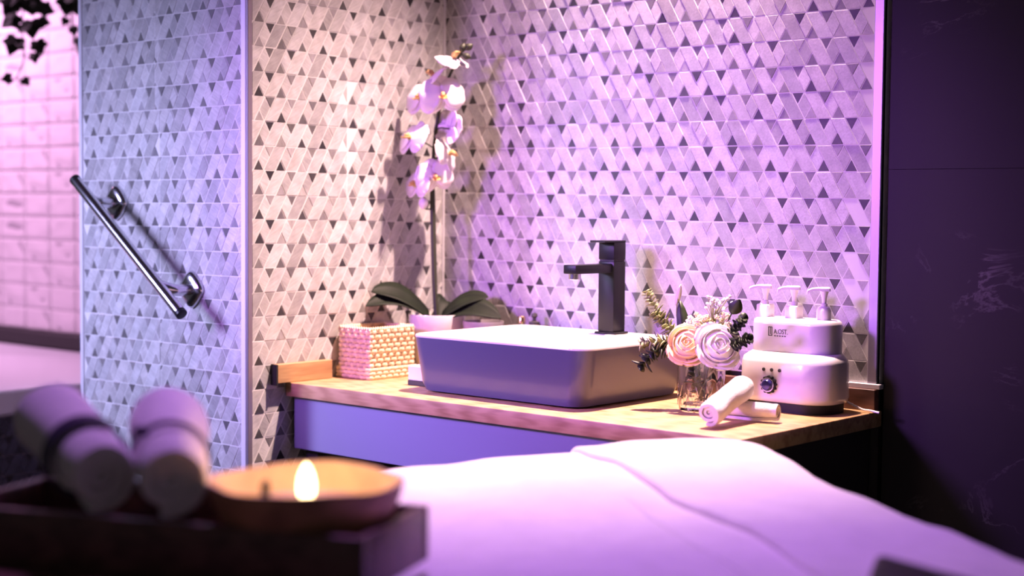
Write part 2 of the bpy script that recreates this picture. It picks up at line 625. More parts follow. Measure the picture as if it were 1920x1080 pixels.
def mosaic(wall, code, O, U, N, u0, u1, v0, v1, line, shear, mirror, blocks, mode, darkness, seed, max_single=300, rough=0.45,
           tint_mul=(1, 1, 1)):
    """fill u0..u1 by v0..v1 of a wall with the triangle and parallelogram mosaic.
    blocks: (row_lo, row_hi, seam_a, seam_b, phase)"""
    rng = random.Random(seed)
    O, U, N = Vector(O), Vector(U), Vector(N)
    V = Vector((0, 0, 1))
    axis = 'X' if abs(N.x) > 0.5 else 'Y'
    m_obj = tile_mat('marble_mosaic_' + mode + '_' + code, axis, True, mode, rough)
    m_all = tile_mat('marble_mosaic_sheet_' + mode + '_' + code, axis, False, mode, rough)
    shapes = row_shapes(mirror)
    templ = {}
    items = []
    r_lo = int(math.floor((v0 - line) / TH)) - 1
    r_hi = int(math.ceil((v1 - line) / TH)) + 1
    for r in range(r_lo, r_hi):
        jit = rng.uniform(-0.0012, 0.0012)
        for (b0, b1, sa, sb, ph) in blocks:
            if not (b0 <= r < b1):
                continue
            k0 = int(math.floor((sa - ph) / TP)) - 2
            k1 = int(math.ceil((sb - ph) / TP)) + 2
            for k in range(k0, k1):
                au, av = ph + k * TP + jit, line + r * TH
                for si, (kind, al, poly) in enumerate(shapes):
                    col = tint_for(kind, rng, darkness)
                    lift = rng.uniform(-0.0006, 0.0006)
                    sv = shear * (au - u0)
                    lo_u, hi_u = max(u0, sa) - au, min(u1, sb) - au
                    lo_v, hi_v = v0 - av - sv, v1 - av - sv
                    whole = all(lo_u <= x <= hi_u and lo_v <= y <= hi_v for x, y in poly)
                    pl = poly
                    if not whole:
                        pl = clip(pl, 0, hi_u, True)
                        if len(pl) > 2:
                            pl = clip(pl, 0, lo_u, False)
                        if len(pl) > 2:
                            pl = clip(pl, 1, hi_v, True)
                        if len(pl) > 2:
                            pl = clip(pl, 1, lo_v, False)
                        pl = dedupe(pl)
                        if len(pl) < 3 or poly_area(pl) < 1.5e-5:
                            continue
                    ins = inset(pl, TG)
                    if ins is None:
                        continue
                    g = prism(ins)
                    if g is None:
                        continue
                    anchor = O + U * au + V * (av + sv) + N * lift
                    cu = sum(p[0] for p in pl) / len(pl)
                    cv = sum(p[1] for p in pl) / len(pl)
                    ctr = anchor + U * cu + V * cv
                    vis, z = visible(ctr)
                    vis = vis and not hidden(ctr, code)
                    items.append((0 if vis else 1, z, kind, si if whole else -1, al, g, anchor, [c * m_ for c, m_ in zip(col, tint_mul)]))
    singles = {'tri': [], 'par': []}
    rest = []
    for it in sorted(items, key=lambda q: (q[0], q[1])):
        if it[0] == 0 and len(singles[it[2]]) < max_single:
            singles[it[2]].append(it)
        else:
            rest.append(it)

    def to_world(g):
        return [U * a + V * b + N * c for a, b, c in g[0]]
    for kind, nm in (('par', 'parallelogram_tile'), ('tri', 'triangle_tile')):
        for (_, _, _, si, al, g, anchor, col) in singles[kind]:
            if si >= 0 and si in templ:
                me = templ[si]
            else:
                me = bpy.data.meshes.new(nm)
                me.from_pydata([tuple(q) for q in to_world(g)], [], g[1])
                me.materials.append(m_obj)
                if si >= 0:
                    templ[si] = me
            o = bpy.data.objects.new(nm, me)
            o.location = anchor
            o.color = (*col, al)
            link(o, wall)
    vs, fs, cols = [], [], []
    for (_, _, _, _, al, g, anchor, col) in rest:
        b = len(vs)
        vs += [tuple(anchor + q) for q in to_world(g)]
        for f_ in g[1]:
            fs.append(tuple(b + i for i in f_))
            cols += [(*col, al)] * len(f_)
    if vs:
        me = bpy.data.meshes.new('mosaic_tiles')
        me.from_pydata(vs, [], fs)
        at = me.color_attributes.new('tint', 'FLOAT_COLOR', 'CORNER')
        for i, c in enumerate(cols):
            at.data[i].color = c
        me.materials.append(m_all)
        o = bpy.data.objects.new('mosaic_tiles', me)
        o['kind'] = 'stuff'
        link(o, wall)


ROOM_TOP = 2.78
floor = shell('floor', -3.2, 3.6, -4.2, 0.32, -0.10, 0.0, M_FLOOR)
ceiling = shell('ceiling', -3.2, 3.6, -4.2, 0.32, ROOM_TOP, ROOM_TOP + 0.1, M_CEIL)

# the alcove: side wall (x = 0), back wall (y = 0) and the partition that stands forward (y = -0.61)
wall_back = shell('wall_back', -0.02, 1.176, -0.0033, 0.12, 0.912, ROOM_TOP, M_GROUT)
wall_back_low = shell('wall_back_lower', -0.02, 1.176, 0.004, 0.12, 0.0, 0.912, M_GAP)
wall_left = shell('wall_left', -0.10, 0.0033, -0.606, 0.10, 0.0, ROOM_TOP, M_GROUT)
wall_part = shell('wall_partition', -0.628, -0.006, -0.6093, -0.50, 0.0, ROOM_TOP, M_GROUT)

mosaic(wall_back, 'B', (0, 0, 0), (1, 0, 0), (0, -1, 0), 0.008, 1.155, 0.914, 2.1, 1.388 + 0.0021, -0.010, True,
       [(0, 99, 0.0, 2.0, 0.222), (-99, 0, 0.0, 2.0, 0.1914)], 'speckle', 1.0, 11)
# the side wall runs along y: u = y + 0.61
mosaic(wall_left, 'A', (0, -0.61, 0), (0, 1, 0), (1, 0, 0), 0.010, 0.606, 0.30, 2.1, 1.113 + 0.0003, -0.0150, False,
       [(3, 8, -1, 0.287, 0.029), (3, 8, 0.287, 2, 0.303), (-99, 3, -1, 2, 0.029), (8, 99, -1, 2, 0.029)], 'streak', 1.0, 5)
# the partition: u = x + 0.63
mosaic(wall_part, 'C', (-0.63, -0.606, 0), (1, 0, 0), (0, -1, 0), 0.010, 0.612, 0.10, 2.1, 0.986, 0.004, False,
       [(9, 99, -1, 0.300, 0.186), (9, 99, 0.300, 2, 0.539), (-99, 9, -1, 0.318, 0.238), (-99, 9, 0.318, 2, 0.587)], 'streak', 0.78, 3,
       rough=0.4)

# metal edge profiles
structure(box('trim_1', -0.018, -0.002, -0.6135, -0.602, 0.0, ROOM_TOP, M_PALU, None, 0.001, 1))          # outer corner, partition side
structure(box('trim_2', -0.002, 0.0055, -0.6125, -0.600, 0.0, ROOM_TOP, M_DALU, None, 0.001, 1))          # outer corner, alcove side
structure(box('trim_3', 0.001, 0.0085, -0.009, -0.0005, 0.90, ROOM_TOP, M_PALU, None, 0.0008, 1))          # inner corner
structure(box('trim_4', 1.156, 1.176, -0.0085, 0.004, 0.908, ROOM_TOP, M_ALU, None, 0.0012, 1))           # right end of the mosaic
structure(box('trim_5', 1.020, 1.186, -0.014, 0.003, 0.902, 0.912, M_PALU, None, 0.001, 1))                # ledge under the mosaic
structure(box('trim_6', -0.6335, -0.6205, -0.6125, -0.600, 0.0, ROOM_TOP, M_PALU, None, 0.001, 1))         # far edge of the partition

# dark stone wall to the right, two courses of slabs with a fine joint
wall_right = shell('wall_right', 1.176, 3.6, 0.022, 0.12, 0.0, ROOM_TOP, M_GAP)
for (xa, xb, za, zb) in ((1.184, 2.40, 1.3302, ROOM_TOP), (1.184, 2.40, 0.0, 1.3294), (2.402, 3.6, 1.331, ROOM_TOP), (2.402, 3.6, 0.0, 1.329)):
    box('stone_slab', xa, xb, 0.008, 0.026, za, zb, M_STONE, wall_right)

# shower corner far left: glazed 160 x 80 mm tiles with a rippled face, dark sill, tiled tub surround
wall_shower = shell('wall_shower', -3.2, -0.62, 0.1935, 0.32, 0.0, ROOM_TOP, M_DGROUT)
M_GLAZE = mat('rippled_white_glaze', (0.82, 0.76, 0.80), 0.10, coat=0.4)


def shower_tile_mesh(seed):
    nx, nz = 12, 8
    w, h = 0.1562, 0.0780
    rnd = random.Random(seed)
    ox, oz = rnd.uniform(0, 50), rnd.uniform(0, 50)
    vs, fs = [], []
    for j in range(nz + 1):
        for i in range(nx + 1):
            x, z = w * i / nx, h * j / nz
            e = min(1, min(i * 3, (nx - i) * 3, (nz - j) * 4, j * 4) / 1.5)
            d = 0.0052 * noise.noise(Vector((ox + x * 13, oz + z * 34, 0.3)))
            vs.append((x, -0.0040 - e * (0.0012 + d), z))
    for j in range(nz):
        for i in range(nx):
            a = j * (nx + 1) + i
            fs.append((a, a + 1, a + nx + 2, a + nx + 1))
    b = len(vs)
    rim = [i for i in range(nx + 1)] + [j * (nx + 1) + nx for j in range(1, nz + 1)] + [nz * (nx + 1) + i for i in range(nx - 1, -1, -1)] + \
          [j * (nx + 1) for j in range(nz - 1, 0, -1)]
    for i in rim:
        vs.append((vs[i][0], 0.002, vs[i][2]))
    for k in range(len(rim)):
        k2 = (k + 1) % len(rim)
        fs.append((rim[k], b + k, b + k2, rim[k2]))
    me = bpy.data.meshes.new('glazed_tile')
    me.from_pydata(vs, [], fs)
    for p in me.polygons:
        p.use_smooth = True
    me.materials.append(M_GLAZE)
    return me


SHOWER = [shower_tile_mesh(40 + i) for i in range(7)]
for r in range(18):
    for c in range(-3, 12):
        o = bpy.data.objects.new('glazed_tile', SHOWER[(r * 5 + c * 3 + r * r) % 7])
        o.location = (-2.527 + c * 0.158, 0.196, 0.803 + r * 0.0797)
        link(o, wall_shower)
structure(box('trim_7', -3.0, -0.62, 0.165, 0.197, 0.752, 0.800, M_DARK, None, 0.002, 1))

tub = thing('bathtub', 'white built-in bathtub edge at far left below the rippled tiles', 'bathtub', (-1.9, -0.3, 0.0))


def tub_rim():
    # rectangular deck with an oval well
    n = 48
    x0, x1, y0, y1 = -3.0, -1.07, -1.40, 0.165
    cx, cy, hx, hy = -2.56, -0.66, 0.34, 0.60
    ang = [2 * PI * i / n for i in range(n)]

    def rect(a, z, g=0.0):
        c, s = math.cos(a), math.sin(a)
        t = min(((x1 - g - cx) / c) if c > 1e-6 else ((x0 + g - cx) / c) if c < -1e-6 else 1e9,
                ((y1 - g - cy) / s) if s > 1e-6 else ((y0 + g - cy) / s) if s < -1e-6 else 1e9)
        return Vector((cx + c * t, cy + s * t, z))
    ang += [math.atan2(sy - cy, sx - cx) % (2 * PI) for sx in (x0, x1) for sy in (y0, y1)]
    ang = sorted(ang)

    def oval(a, k, z):
        c, s = math.cos(a), math.sin(a)
        q = (abs(c) ** 3 + abs(s) ** 3) ** (-1 / 3)
        return Vector((cx + hx * k * c * q, cy + hy * k * s * q, z))
    loops = [[rect(a, 0.682, 0.01) for a in ang], [rect(a, 0.690) for a in ang], [rect(a, 0.744) for a in ang], [rect(a, 0.750, 0.006) for a in ang],
             [oval(a, 1.0, 0.750) for a in ang], [oval(a, 0.97, 0.742) for a in ang], [oval(a, 0.86, 0.45) for a in ang], [oval(a, 0.5, 0.36) for a in ang]]
    return loft('rim', loops, M_TUB, tub, True, True, True, 30)


tub_rim()
skirt = box('skirt', -3.0, -1.082, -1.39, 0.16, 0.0, 0.682, M_DGROUT, tub)
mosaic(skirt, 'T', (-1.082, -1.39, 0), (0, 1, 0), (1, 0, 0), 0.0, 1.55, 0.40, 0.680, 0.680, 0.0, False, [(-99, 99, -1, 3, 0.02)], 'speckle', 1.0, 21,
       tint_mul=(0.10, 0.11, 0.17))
for o in list(skirt.children):
    if o.name.startswith(('parallelogram', 'triangle')):
        o.location -= Vector(world_loc(skirt))

# ------------------------------------------------------------------ vanity
ZC = 0.86
van = thing('washstand', 'oak-topped washstand in the tiled alcove under the square basin', 'washstand', (0.6, -0.25, 0.0))
box('worktop', 0.008, 1.186, -0.510, -0.002, 0.829, ZC, M_OAK, van, 0.0025, 2)
box('drawer_front', 0.016, 1.166, -0.492, -0.472, 0.712, 0.8285, M_PANEL, van, 0.0015, 1)
box('carcass', 0.020, 1.160, -0.470, -0.004, 0.705, 0.8285, M_DARK, van)
box('bottom_shelf', 0.020, 1.160, -0.480, -0.006, 0.0, 0.10, M_DARK, van)
box('support', 0.020, 0.06, -0.460, -0.006, 0.10, 0.705, M_DARK, van)
box('support', 1.12, 1.160, -0.460, -0.006, 0.10, 0.705, M_DARK, van)
up = box('upstand', 0.0055, 0.024, -0.545, -0.385, ZC + 0.0005, 0.902, M_OAKY, van, 0.001, 1)
box('end_cap', 0.0052, 0.0245, -0.549, -0.5448, ZC - 0.004, 0.902, M_GAP, up)
box('upstand', 0.010, 1.180, -0.022, -0.0035, ZC + 0.0005, 0.902, M_DWOOD, van, 0.001, 1)  # dark wood tone here also carries the appliance's shadow

# ------------------------------------------------------------------ basin
bas = thing('vessel_basin', 'rectangular countertop basin, grey outside and white glazed inside', 'basin', (0.545, -0.24, ZC))
bcx, bcy = 0.545, -0.245


def bl(hx, hy, r, z):
    return rrect(bcx, bcy, hx, hy, r, z, 10)


loft('outer_shell', [bl(0.200, 0.160, 0.030, ZC + 0.002), bl(0.214, 0.172, 0.036, ZC + 0.004), bl(0.222, 0.177, 0.038, ZC + 0.020), bl(0.238, 0.184, 0.040, 0.9755)],
     M_BASIN, bas, True, False, True, 50)
loft('white_bowl', [bl(0.2385, 0.1845, 0.0405, 0.9755), bl(0.2385, 0.1845, 0.0405, 0.9795), bl(0.2365, 0.1825, 0.039, 0.9815), bl(0.2325, 0.1785, 0.036, 0.9815),
                    bl(0.230, 0.176, 0.034, 0.979), bl(0.218, 0.166, 0.040, 0.900), bl(0.205, 0.152, 0.050, 0.880), bl(0.16, 0.11, 0.05, 0.874), bl(0.03, 0.03, 0.028, 0.871)],
     M_WHITEC, bas, False, True, True, 60)
lathe('drain', (bcx, bcy, 0.870), [(0.001, 0.0035), (0.018, 0.0035), (0.021, 0.001)], M_CHROME, bas, 24)
dk = box('tap_deck', 0.50, 0.68, -0.130, -0.0665, 0.940, 0.9795, M_WHITEC, bas, 0.004, 2)
st = box('sticker', 0.632, 0.665, -0.1312, -0.1302, 0.945, 0.973, M_WHITEC, bas)
for i in range(3):
    box('printed_mark', 0.637 + i * 0.006, 0.641 + i * 0.006, -0.1317, -0.1311, 0.957, 0.961, M_INK, st)

# ------------------------------------------------------------------ tap
tap = thing('basin_tap', 'matt black tall square mixer tap behind the basin', 'tap', (0.592, -0.094, 0.9795))
tx, ty = 0.592, -0.094
box('base_plate', tx - 0.028, tx + 0.028, ty - 0.024, ty + 0.024, 0.9797, 0.9845, M_BLACK, tap, 0.001, 1)
box('column', tx - 0.021, tx + 0.021, ty - 0.021, ty + 0.021, 0.9845, 1.136, M_BLACK, tap, 0.002, 2)
box('collar', tx - 0.019, tx + 0.019, ty - 0.019, ty + 0.019, 1.135, 1.140, M_DARK, tap)
box('mixer_head', tx - 0.021, tx + 0.021, ty - 0.021, ty + 0.021, 1.1395, 1.177, M_BLACK, tap, 0.002, 2)
box('lever', tx - 0.021, tx + 0.021, ty - 0.052, ty + 0.021, 1.1765, 1.181, M_BLACK, tap, 0.001, 1)
sp = box('spout', tx - 0.017, tx + 0.017, ty - 0.146, ty - 0.018, 1.112, 1.131, M_BLACK, tap, 0.0025, 2)
lathe('aerator', (tx, ty - 0.128, 1.100), [(0.0115, 0), (0.013, 0.001), (0.013, 0.013)], M_CHROME, sp, 20)

# ------------------------------------------------------------------ woven basket
bk = thing('wicker_basket', 'woven straw basket box on a straw tray beside the upstand', 'basket', (0.083, -0.285, ZC))
kx0, kx1, ky0, ky1 = 0.016, 0.116, -0.357, -0.218


def basket():
    # bottom tray rim
    def weave(name, x0, x1, y0, y1, z0, z1, rows, cell, amp, thick, parent):
        per = [(x0, y0), (x1, y0), (x1, y1), (x0, y1)]
        pts, nrm = [], []
        for k in range(4):
            a, b = Vector((*per[k], 0)), Vector((*per[(k + 1) % 4], 0))
            L = (b - a).length
            n = max(2, int(round(L / cell))) * 4
            d = (b - a).normalized()
            nn = Vector((d.y, -d.x, 0))
            for i in range(n):
                pts.append(a + (b - a) * (i / n))
                nrm.append((nn, i, n))
        vs, fs = [], []
        m = len(pts)
        hh = (z1 - z0) / rows
        for r in range(rows):
            base = len(vs)
            prof = [(-0.48, 0.0), (-0.25, 0.75), (0.0, 1.0), (0.25, 0.75), (0.48, 0.0)]
            for (pz, pw) in prof:
                for i, p in enumerate(pts):
                    nn, k, n = nrm[i]
                    w = math.sin(2 * PI * (k / 8.0) + r * PI + (r % 3) * 0.9)
                    edge = min(1.0, min(k, n - k) / 2.0)
                    off = amp * w * edge + thick * pw
                    vs.append(p + nn * off + Vector((0, 0, z0 + hh * (r + 0.5 + pz))))
            for j in range(4):
                for i in range(m):
                    q = (i + 1) % m
                    fs.append((base + j * m + i, base + j * m + q, base + (j + 1) * m + q, base + (j + 1) * m + i))
        return mesh_obj(name, vs, fs, M_WICKER, parent, True)
    box('liner', kx0 + 0.002, kx1 - 0.002, ky0 + 0.002, ky1 - 0.002, ZC + 0.004, ZC + 0.103, M_OAKY, bk)
    weave('woven_side', kx0, kx1, ky0, ky1, ZC + 0.026, ZC + 0.112, 8, 0.0105, 0.0030, 0.0026, bk)
    weave('tray', kx0 - 0.004, kx1 + 0.004, ky0 - 0.004, ky1 + 0.004, ZC + 0.001, ZC + 0.027, 3, 0.0095, 0.0016, 0.0024, bk)
    # braided rim: a row of little loops
    vs, fs = [], []
    per = [(kx0, ky0), (kx1, ky0), (kx1, ky1), (kx0, ky1)]
    for k in range(4):
        a, b = Vector((*per[k], ZC + 0.113)), Vector((*per[(k + 1) % 4], ZC + 0.113))
        n = int((b - a).length / 0.0072)
        d = (b - a).normalized()
        for i in range(n):
            c = a + (b - a) * ((i + 0.5) / n)
            lp = tube_loops([c - d * 0.005 - Vector((0, 0, 0.003)), c + Vector((0, 0, 0.0035)), c + d * 0.005 - Vector((0, 0, 0.003))], [0.0022, 0.0028, 0.0022], 6)
            b0 = len(vs)
            for l in lp:
                vs += l
            for s in range(2):
                for q in range(6):
                    fs.append((b0 + s * 6 + q, b0 + s * 6 + (q + 1) % 6, b0 + (s + 1) * 6 + (q + 1) % 6, b0 + (s + 1) * 6 + q))
    mesh_obj('braided_rim', vs, fs, M_WICKER, bk, True)


basket()

# small carton between basket and basin
sb = thing('soap_carton', 'small white soap carton with a dark base between basket and basin', 'carton', (0.262, -0.325, ZC))
box('carton_body', 0.236, 0.290, -0.356, -0.300, ZC + 0.011, ZC + 0.043, M_PLASTIC, sb, 0.0015, 1)
box('carton_base', 0.235, 0.291, -0.357, -0.299, ZC + 0.0003, ZC + 0.0112, M_DARK, sb, 0.001, 1)

# ------------------------------------------------------------------ things behind the basin
gp = thing('grey_bowl', 'low grey glazed bowl right of the orchid pot behind the basin', 'bowl', (0.222, -0.095, ZC))
lathe('bowl_body', (0.212, -0.085, ZC), [(0.030, 0.0005), (0.032, 0.003), (0.040, 0.06), (0.048, 0.120), (0.0475, 0.1245), (0.045, 0.124), (0.036, 0.06), (0.02, 0.03)], M_POTG, gp, 32)
bt = thing('small_bottle', 'small dark bottle with a brass neck behind the basin rim', 'bottle', (0.292, -0.040, ZC))
lathe('bottle_body', (0.292, -0.041, ZC), [(0.014, 0.0005), (0.0155, 0.003), (0.0155, 0.105), (0.010, 0.118), (0.008, 0.121)], M_DARK, bt, 24)
lathe('brass_neck', (0.292, -0.041, ZC), [(0.0085, 0.121), (0.0085, 0.136), (0.007, 0.138)], M_BRASS, bt, 24)
b2 = thing('black_jar', 'tiny black jar with a knob lid beside the brass-necked bottle', 'jar', (0.330, -0.041, ZC))
lathe('jar_body', (0.330, -0.041, ZC), [(0.014, 0.0005), (0.0155, 0.003), (0.0155, 0.118), (0.012, 0.122)], M_DARK, b2, 24)
lathe('lid', (0.330, -0.041, ZC), [(0.0125, 0.122), (0.0125, 0.127), (0.004, 0.130), (0.004, 0.136), (0.008, 0.140), (0.006, 0.147)], M_DARK, b2, 24)

# ------------------------------------------------------------------ potted orchid
orc = thing('potted_orchid', 'tall white moth orchid in a white pot in the tiled corner', 'orchid', (0.095, -0.12, ZC))
pot = lathe('pot', (0.095, -0.12, ZC), [(0.044, 0.0005), (0.046, 0.003), (0.062, 0.10), (0.067, 0.134), (0.066, 0.137), (0.063, 0.137), (0.060, 0.122)], M_WHITEC, orc, 40, True, False)
lathe('soil', (0.095, -0.12, ZC), [(0.061, 0.118), (0.045, 0.124), (0.01, 0.126)], M_SOIL, pot, 32)
spine = smooth_path([(0.095, -0.12, 0.98), (0.088, -0.122, 1.08), (0.082, -0.122, 1.20), (0.080, -0.123, 1.30), (0.085, -0.122, 1.385), (0.097, -0.121, 1.465), (0.118, -0.120, 1.53), (0.150, -0.117, 1.585), (0.166, -0.115, 1.612)], 5)
tube('stem', spine, [0.0062 - 0.0036 * i / (len(spine) - 1) for i in range(len(spine))], M_STEM, orc, 8)
tube('stake', [(0.092, -0.116, 0.98), (0.078, -0.117, 1.33)], 0.003, M_STEM, orc, 6)


def strap_leaf(name, base, tip, droop, w, m, parent, arch=0.06, n=14):
    base, tip = Vector(base), Vector(tip)
    d = tip - base
    side = Vector((-d.y, d.x, 0)).normalized()
    side = (side * 0.80 + Vector((0, 0, 0.60)) * (1 if side.dot(FWD) > 0 else -1)).normalized()
    vs, fs = [], []
    cross = [-1, -0.5, 0, 0.5, 1]
    for i in range(n + 1):
        t = i / n
        p = base + d * t + Vector((0, 0, arch * math.sin(PI * t) - droop * t * t))
        ww = w * (math.sin(PI * min(1, 0.12 + t * 0.88) ** 0.85) ** 0.6) * (1 if t < 0.98 else 0.3)
        for layer in (0, 1):
            for c in cross:
                vs.append(p + side * c * ww + Vector((0, 0, abs(c) * ww * 0.35 - layer * 0.0022)))
    k = len(cross)
    for i in range(n):
        for layer in (0, 1):
            for j in range(k - 1):
                a = i * 2 * k + layer * k + j
                fs.append((a, a + 1, a + 2 * k + 1, a + 2 * k))
        for j in (0, k - 1):
            a = i * 2 * k + j
            fs.append((a, a + k, a + 3 * k, a + 2 * k))
    fs.append(tuple(range(k)) + tuple(range(2 * k - 1, k - 1, -1)))
    e = n * 2 * k
    fs.append(tuple(e + q for q in range(k)) + tuple(e + q for q in range(2 * k - 1, k - 1, -1)))
    return mesh_obj(name, vs, fs, m, parent, True)


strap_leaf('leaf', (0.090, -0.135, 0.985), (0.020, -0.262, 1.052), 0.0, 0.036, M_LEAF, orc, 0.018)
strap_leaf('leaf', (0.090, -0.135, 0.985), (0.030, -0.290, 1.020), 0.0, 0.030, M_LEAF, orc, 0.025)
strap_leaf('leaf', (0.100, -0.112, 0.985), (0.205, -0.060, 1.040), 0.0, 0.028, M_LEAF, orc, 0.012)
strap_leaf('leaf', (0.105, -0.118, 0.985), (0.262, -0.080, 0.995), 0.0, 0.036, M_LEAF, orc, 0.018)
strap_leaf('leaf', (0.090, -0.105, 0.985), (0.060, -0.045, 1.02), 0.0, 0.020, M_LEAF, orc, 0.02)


def petal_mesh(length, width, cup, curl, thick=0.0012, n=9, k=7, tipw=0.0):
    """petal in its own frame: root at the origin, growing along +Y, face to +Z"""
    vs, fs = [], []
    for layer in (0, 1):
        for i in range(n + 1):
            t = i / n
            w = width * math.sqrt(max(0.0, 1 - (2 * t - 1) ** 2)) ** 0.8 + 0.0025
            for j in range(k):
                s = -1 + 2 * j / (k - 1)
                z = -cup * s * s * width * (0.5 + 0.5 * math.sin(PI * t)) - curl * t * t * length + 0.03 * length * math.sin(5 * s + 3 * t)
                vs.append(Vector((s * w, t * length, z - layer * thick)))
    m = (n + 1) * k
    for layer in (0, 1):
        for i in range(n):
            for j in range(k - 1):
                a = layer * m + i * k + j
                fs.append((a, a + 1, a + k + 1, a + k))
    ring = [j for j in range(k)] + [i * k + k - 1 for i in range(1, n + 1)] + [n * k + j for j in range(k - 2, -1, -1)] + [i * k for i in range(n - 1, 0, -1)]
    for q in range(len(ring)):
        a, b = ring[q], ring[(q + 1) % len(ring)]
        fs.append((a, b, b + m, a + m))
    return vs, fs


def orchid_flower(c, face, size, roll=0.0, openness=1.0):
    c = Vector(c)
    size = size * 1.20
    F = frame(face, roll)
    fl = bpy.data.objects.new('flower', None)
    fl.empty_display_size = 0.02
    fl.parent = orc
    fl.location = c - Vector(orc.location)
    COL.objects.link(fl)

    def put(name, vs, fs, m, smooth=True):
        return mesh_obj(name, [c + F @ v for v in vs], fs, m, fl, smooth)
    for ang, l, w, dz in ((90, 0.52, 0.21, -0.003), (212, 0.50, 0.20, -0.003), (328, 0.50, 0.20, -0.003), (15, 0.54, 0.36, 0.001), (165, 0.54, 0.36, 0.001)):
        vs, fs = petal_mesh(l * size, w * size * 0.92, 0.22 / openness, 0.10 / openness)
        R = Matrix.Rotation(math.radians(ang - 90), 3, 'Z') @ Matrix.Rotation(math.radians(-8 + 38 * (1 - openness)), 3, 'X')
        put('petal', [R @ v + Vector((0, 0, dz)) for v in vs], fs, M_ORCHID)
    # lip: a cupped tongue with two side wings
    vs, fs = petal_mesh(0.20 * size, 0.075 * size, -0.6, -0.5, 0.0015, 6, 5)
    R = Matrix.Rotation(PI, 3, 'Z') @ Matrix.Rotation(math.radians(35), 3, 'X')
    put('lip', [R @ v + Vector((0, 0, 0.004)) for v in vs], fs, M_LIP)
    col = []
    lp = tube_loops([(0, 0, 0), (0, 0.004, 0.010), (0, -0.002, 0.017)], [0.006, 0.0052, 0.003], 8)
    for l in lp:
        col += l
    fs = [(s * 8 + q, s * 8 + (q + 1) % 8, (s + 1) * 8 + (q + 1) % 8, (s + 1) * 8 + q) for s in range(2) for q in range(8)] + [tuple(range(16, 24))]
    put('column', col, fs, M_LIP)
    return fl


CF = -FWD  # towards the camera
RT, UP3 = RIGHT, Vector((0, 0, 1))


def facing(r, u, f_=1.0):
    return (CF * f_ + RT * r + UP3 * u).normalized()


FL = [((0.152, -0.128, 1.592), facing(0.3, 0.9, 0.35), 0.068, 0.2, 0.9),
      ((0.108, -0.150, 1.553), facing(-0.8, 0.8, 0.2), 0.060, 0.3, 0.75),
      ((0.138, -0.150, 1.505), facing(0.15, 0.05), 0.086, 0.1, 1.0),
      ((0.084, -0.168, 1.500), facing(-0.6, 0.3, 0.8), 0.080, 0.0, 0.85),
      ((0.074, -0.190, 1.408), facing(-0.75, 0.45, 0.6), 0.080, 0.0, 0.8),
      ((0.130, -0.112, 1.430), facing(0.5, -0.1, -0.5), 0.076, 0.3, 0.9),
      ((0.120, -0.108, 1.372), facing(0.8, 0.25, 0.3), 0.074, -0.4, 0.85),
      ((0.104, -0.138, 1.318), facing(0.25, 0.0), 0.074, 0.2, 0.95),
      ((0.062, -0.160, 1.300), facing(-0.5, 0.2, 0.5), 0.064, 0.0, 0.75)]
def nearest_spine(c):
    return min(spine, key=lambda q: (q - Vector(c) + Vector((0, 0, 0.02))).length)


for c, f_, s, r, op in FL:
    fo = orchid_flower(c, f_, s, r, op)
    a = nearest_spine(c)
    back = Vector(c) - Vector(f_) * 0.004
    tube('pedicel', smooth_path([a, (a + back) / 2 - Vector(f_) * 0.012 + Vector((0, 0, 0.006)), back], 4), 0.0017, M_STEM, fo, 6)


def bud(c, d, r, m):
    c, d = Vector(c), Vector(d).normalized()
    n = 8
    pts = [c + d * (r * 2.6 * i / n) for i in range(n + 1)]
    rad = [max(0.0005, r * math.sin(PI * (0.06 + 0.9 * i / n)) ** 0.8) for i in range(n + 1)]
    return tube('bud', pts, rad, m, orc, 10)


bud((0.072, -0.142, 1.272), (0.1, -0.2, -1), 0.0115, M_ORCHID)
bud((0.164, -0.116, 1.606), (0.3, 0.2, 1), 0.0085, M_STEM)
bud((0.172, -0.112, 1.612), (0.8, 0.4, 0.6), 0.0085, M_STEM)
bud((0.170, -0.118, 1.600), (0.7, 0.4, -0.3), 0.0080, M_STEM)
bud((0.158, -0.110, 1.598), (-0.4, 0.1, 0.8), 0.0060, M_STEM)
tube('bud_stalk', smooth_path([(0.081, -0.123, 1.245), (0.070, -0.135, 1.245), (0.072, -0.142, 1.272)], 4), 0.0018, M_STEM, orc, 6)

# ------------------------------------------------------------------ vase and flowers
VX, VY = 0.932, -0.252
vase = thing('glass_vase', 'clear faceted glass tumbler vase holding the flowers', 'vase', (VX, VY, ZC))


def vase_loops():
    seg = 48

    def ring(r, z, facet):
        out = []
        for i in range(seg):
            a = 2 * PI * i / seg
            k = 1 - facet * (0.5 - 0.5 * math.cos(12 * a))
            out.append(Vector((VX + r * k * math.cos(a), VY + r * k * math.sin(a), z)))
        return out
    return [ring(0.040, ZC + 0.0005, 0), ring(0.043, ZC + 0.003, 0.03), ring(0.0445, ZC + 0.055, 0.05), ring(0.0455, ZC + 0.066, 0.0), ring(0.047, ZC + 0.104, 0),
            ring(0.0455, ZC + 0.106, 0), ring(0.0435, ZC + 0.104, 0), ring(0.041, ZC + 0.05, 0), ring(0.0385, ZC + 0.014, 0), ring(0.01, ZC + 0.012, 0)]


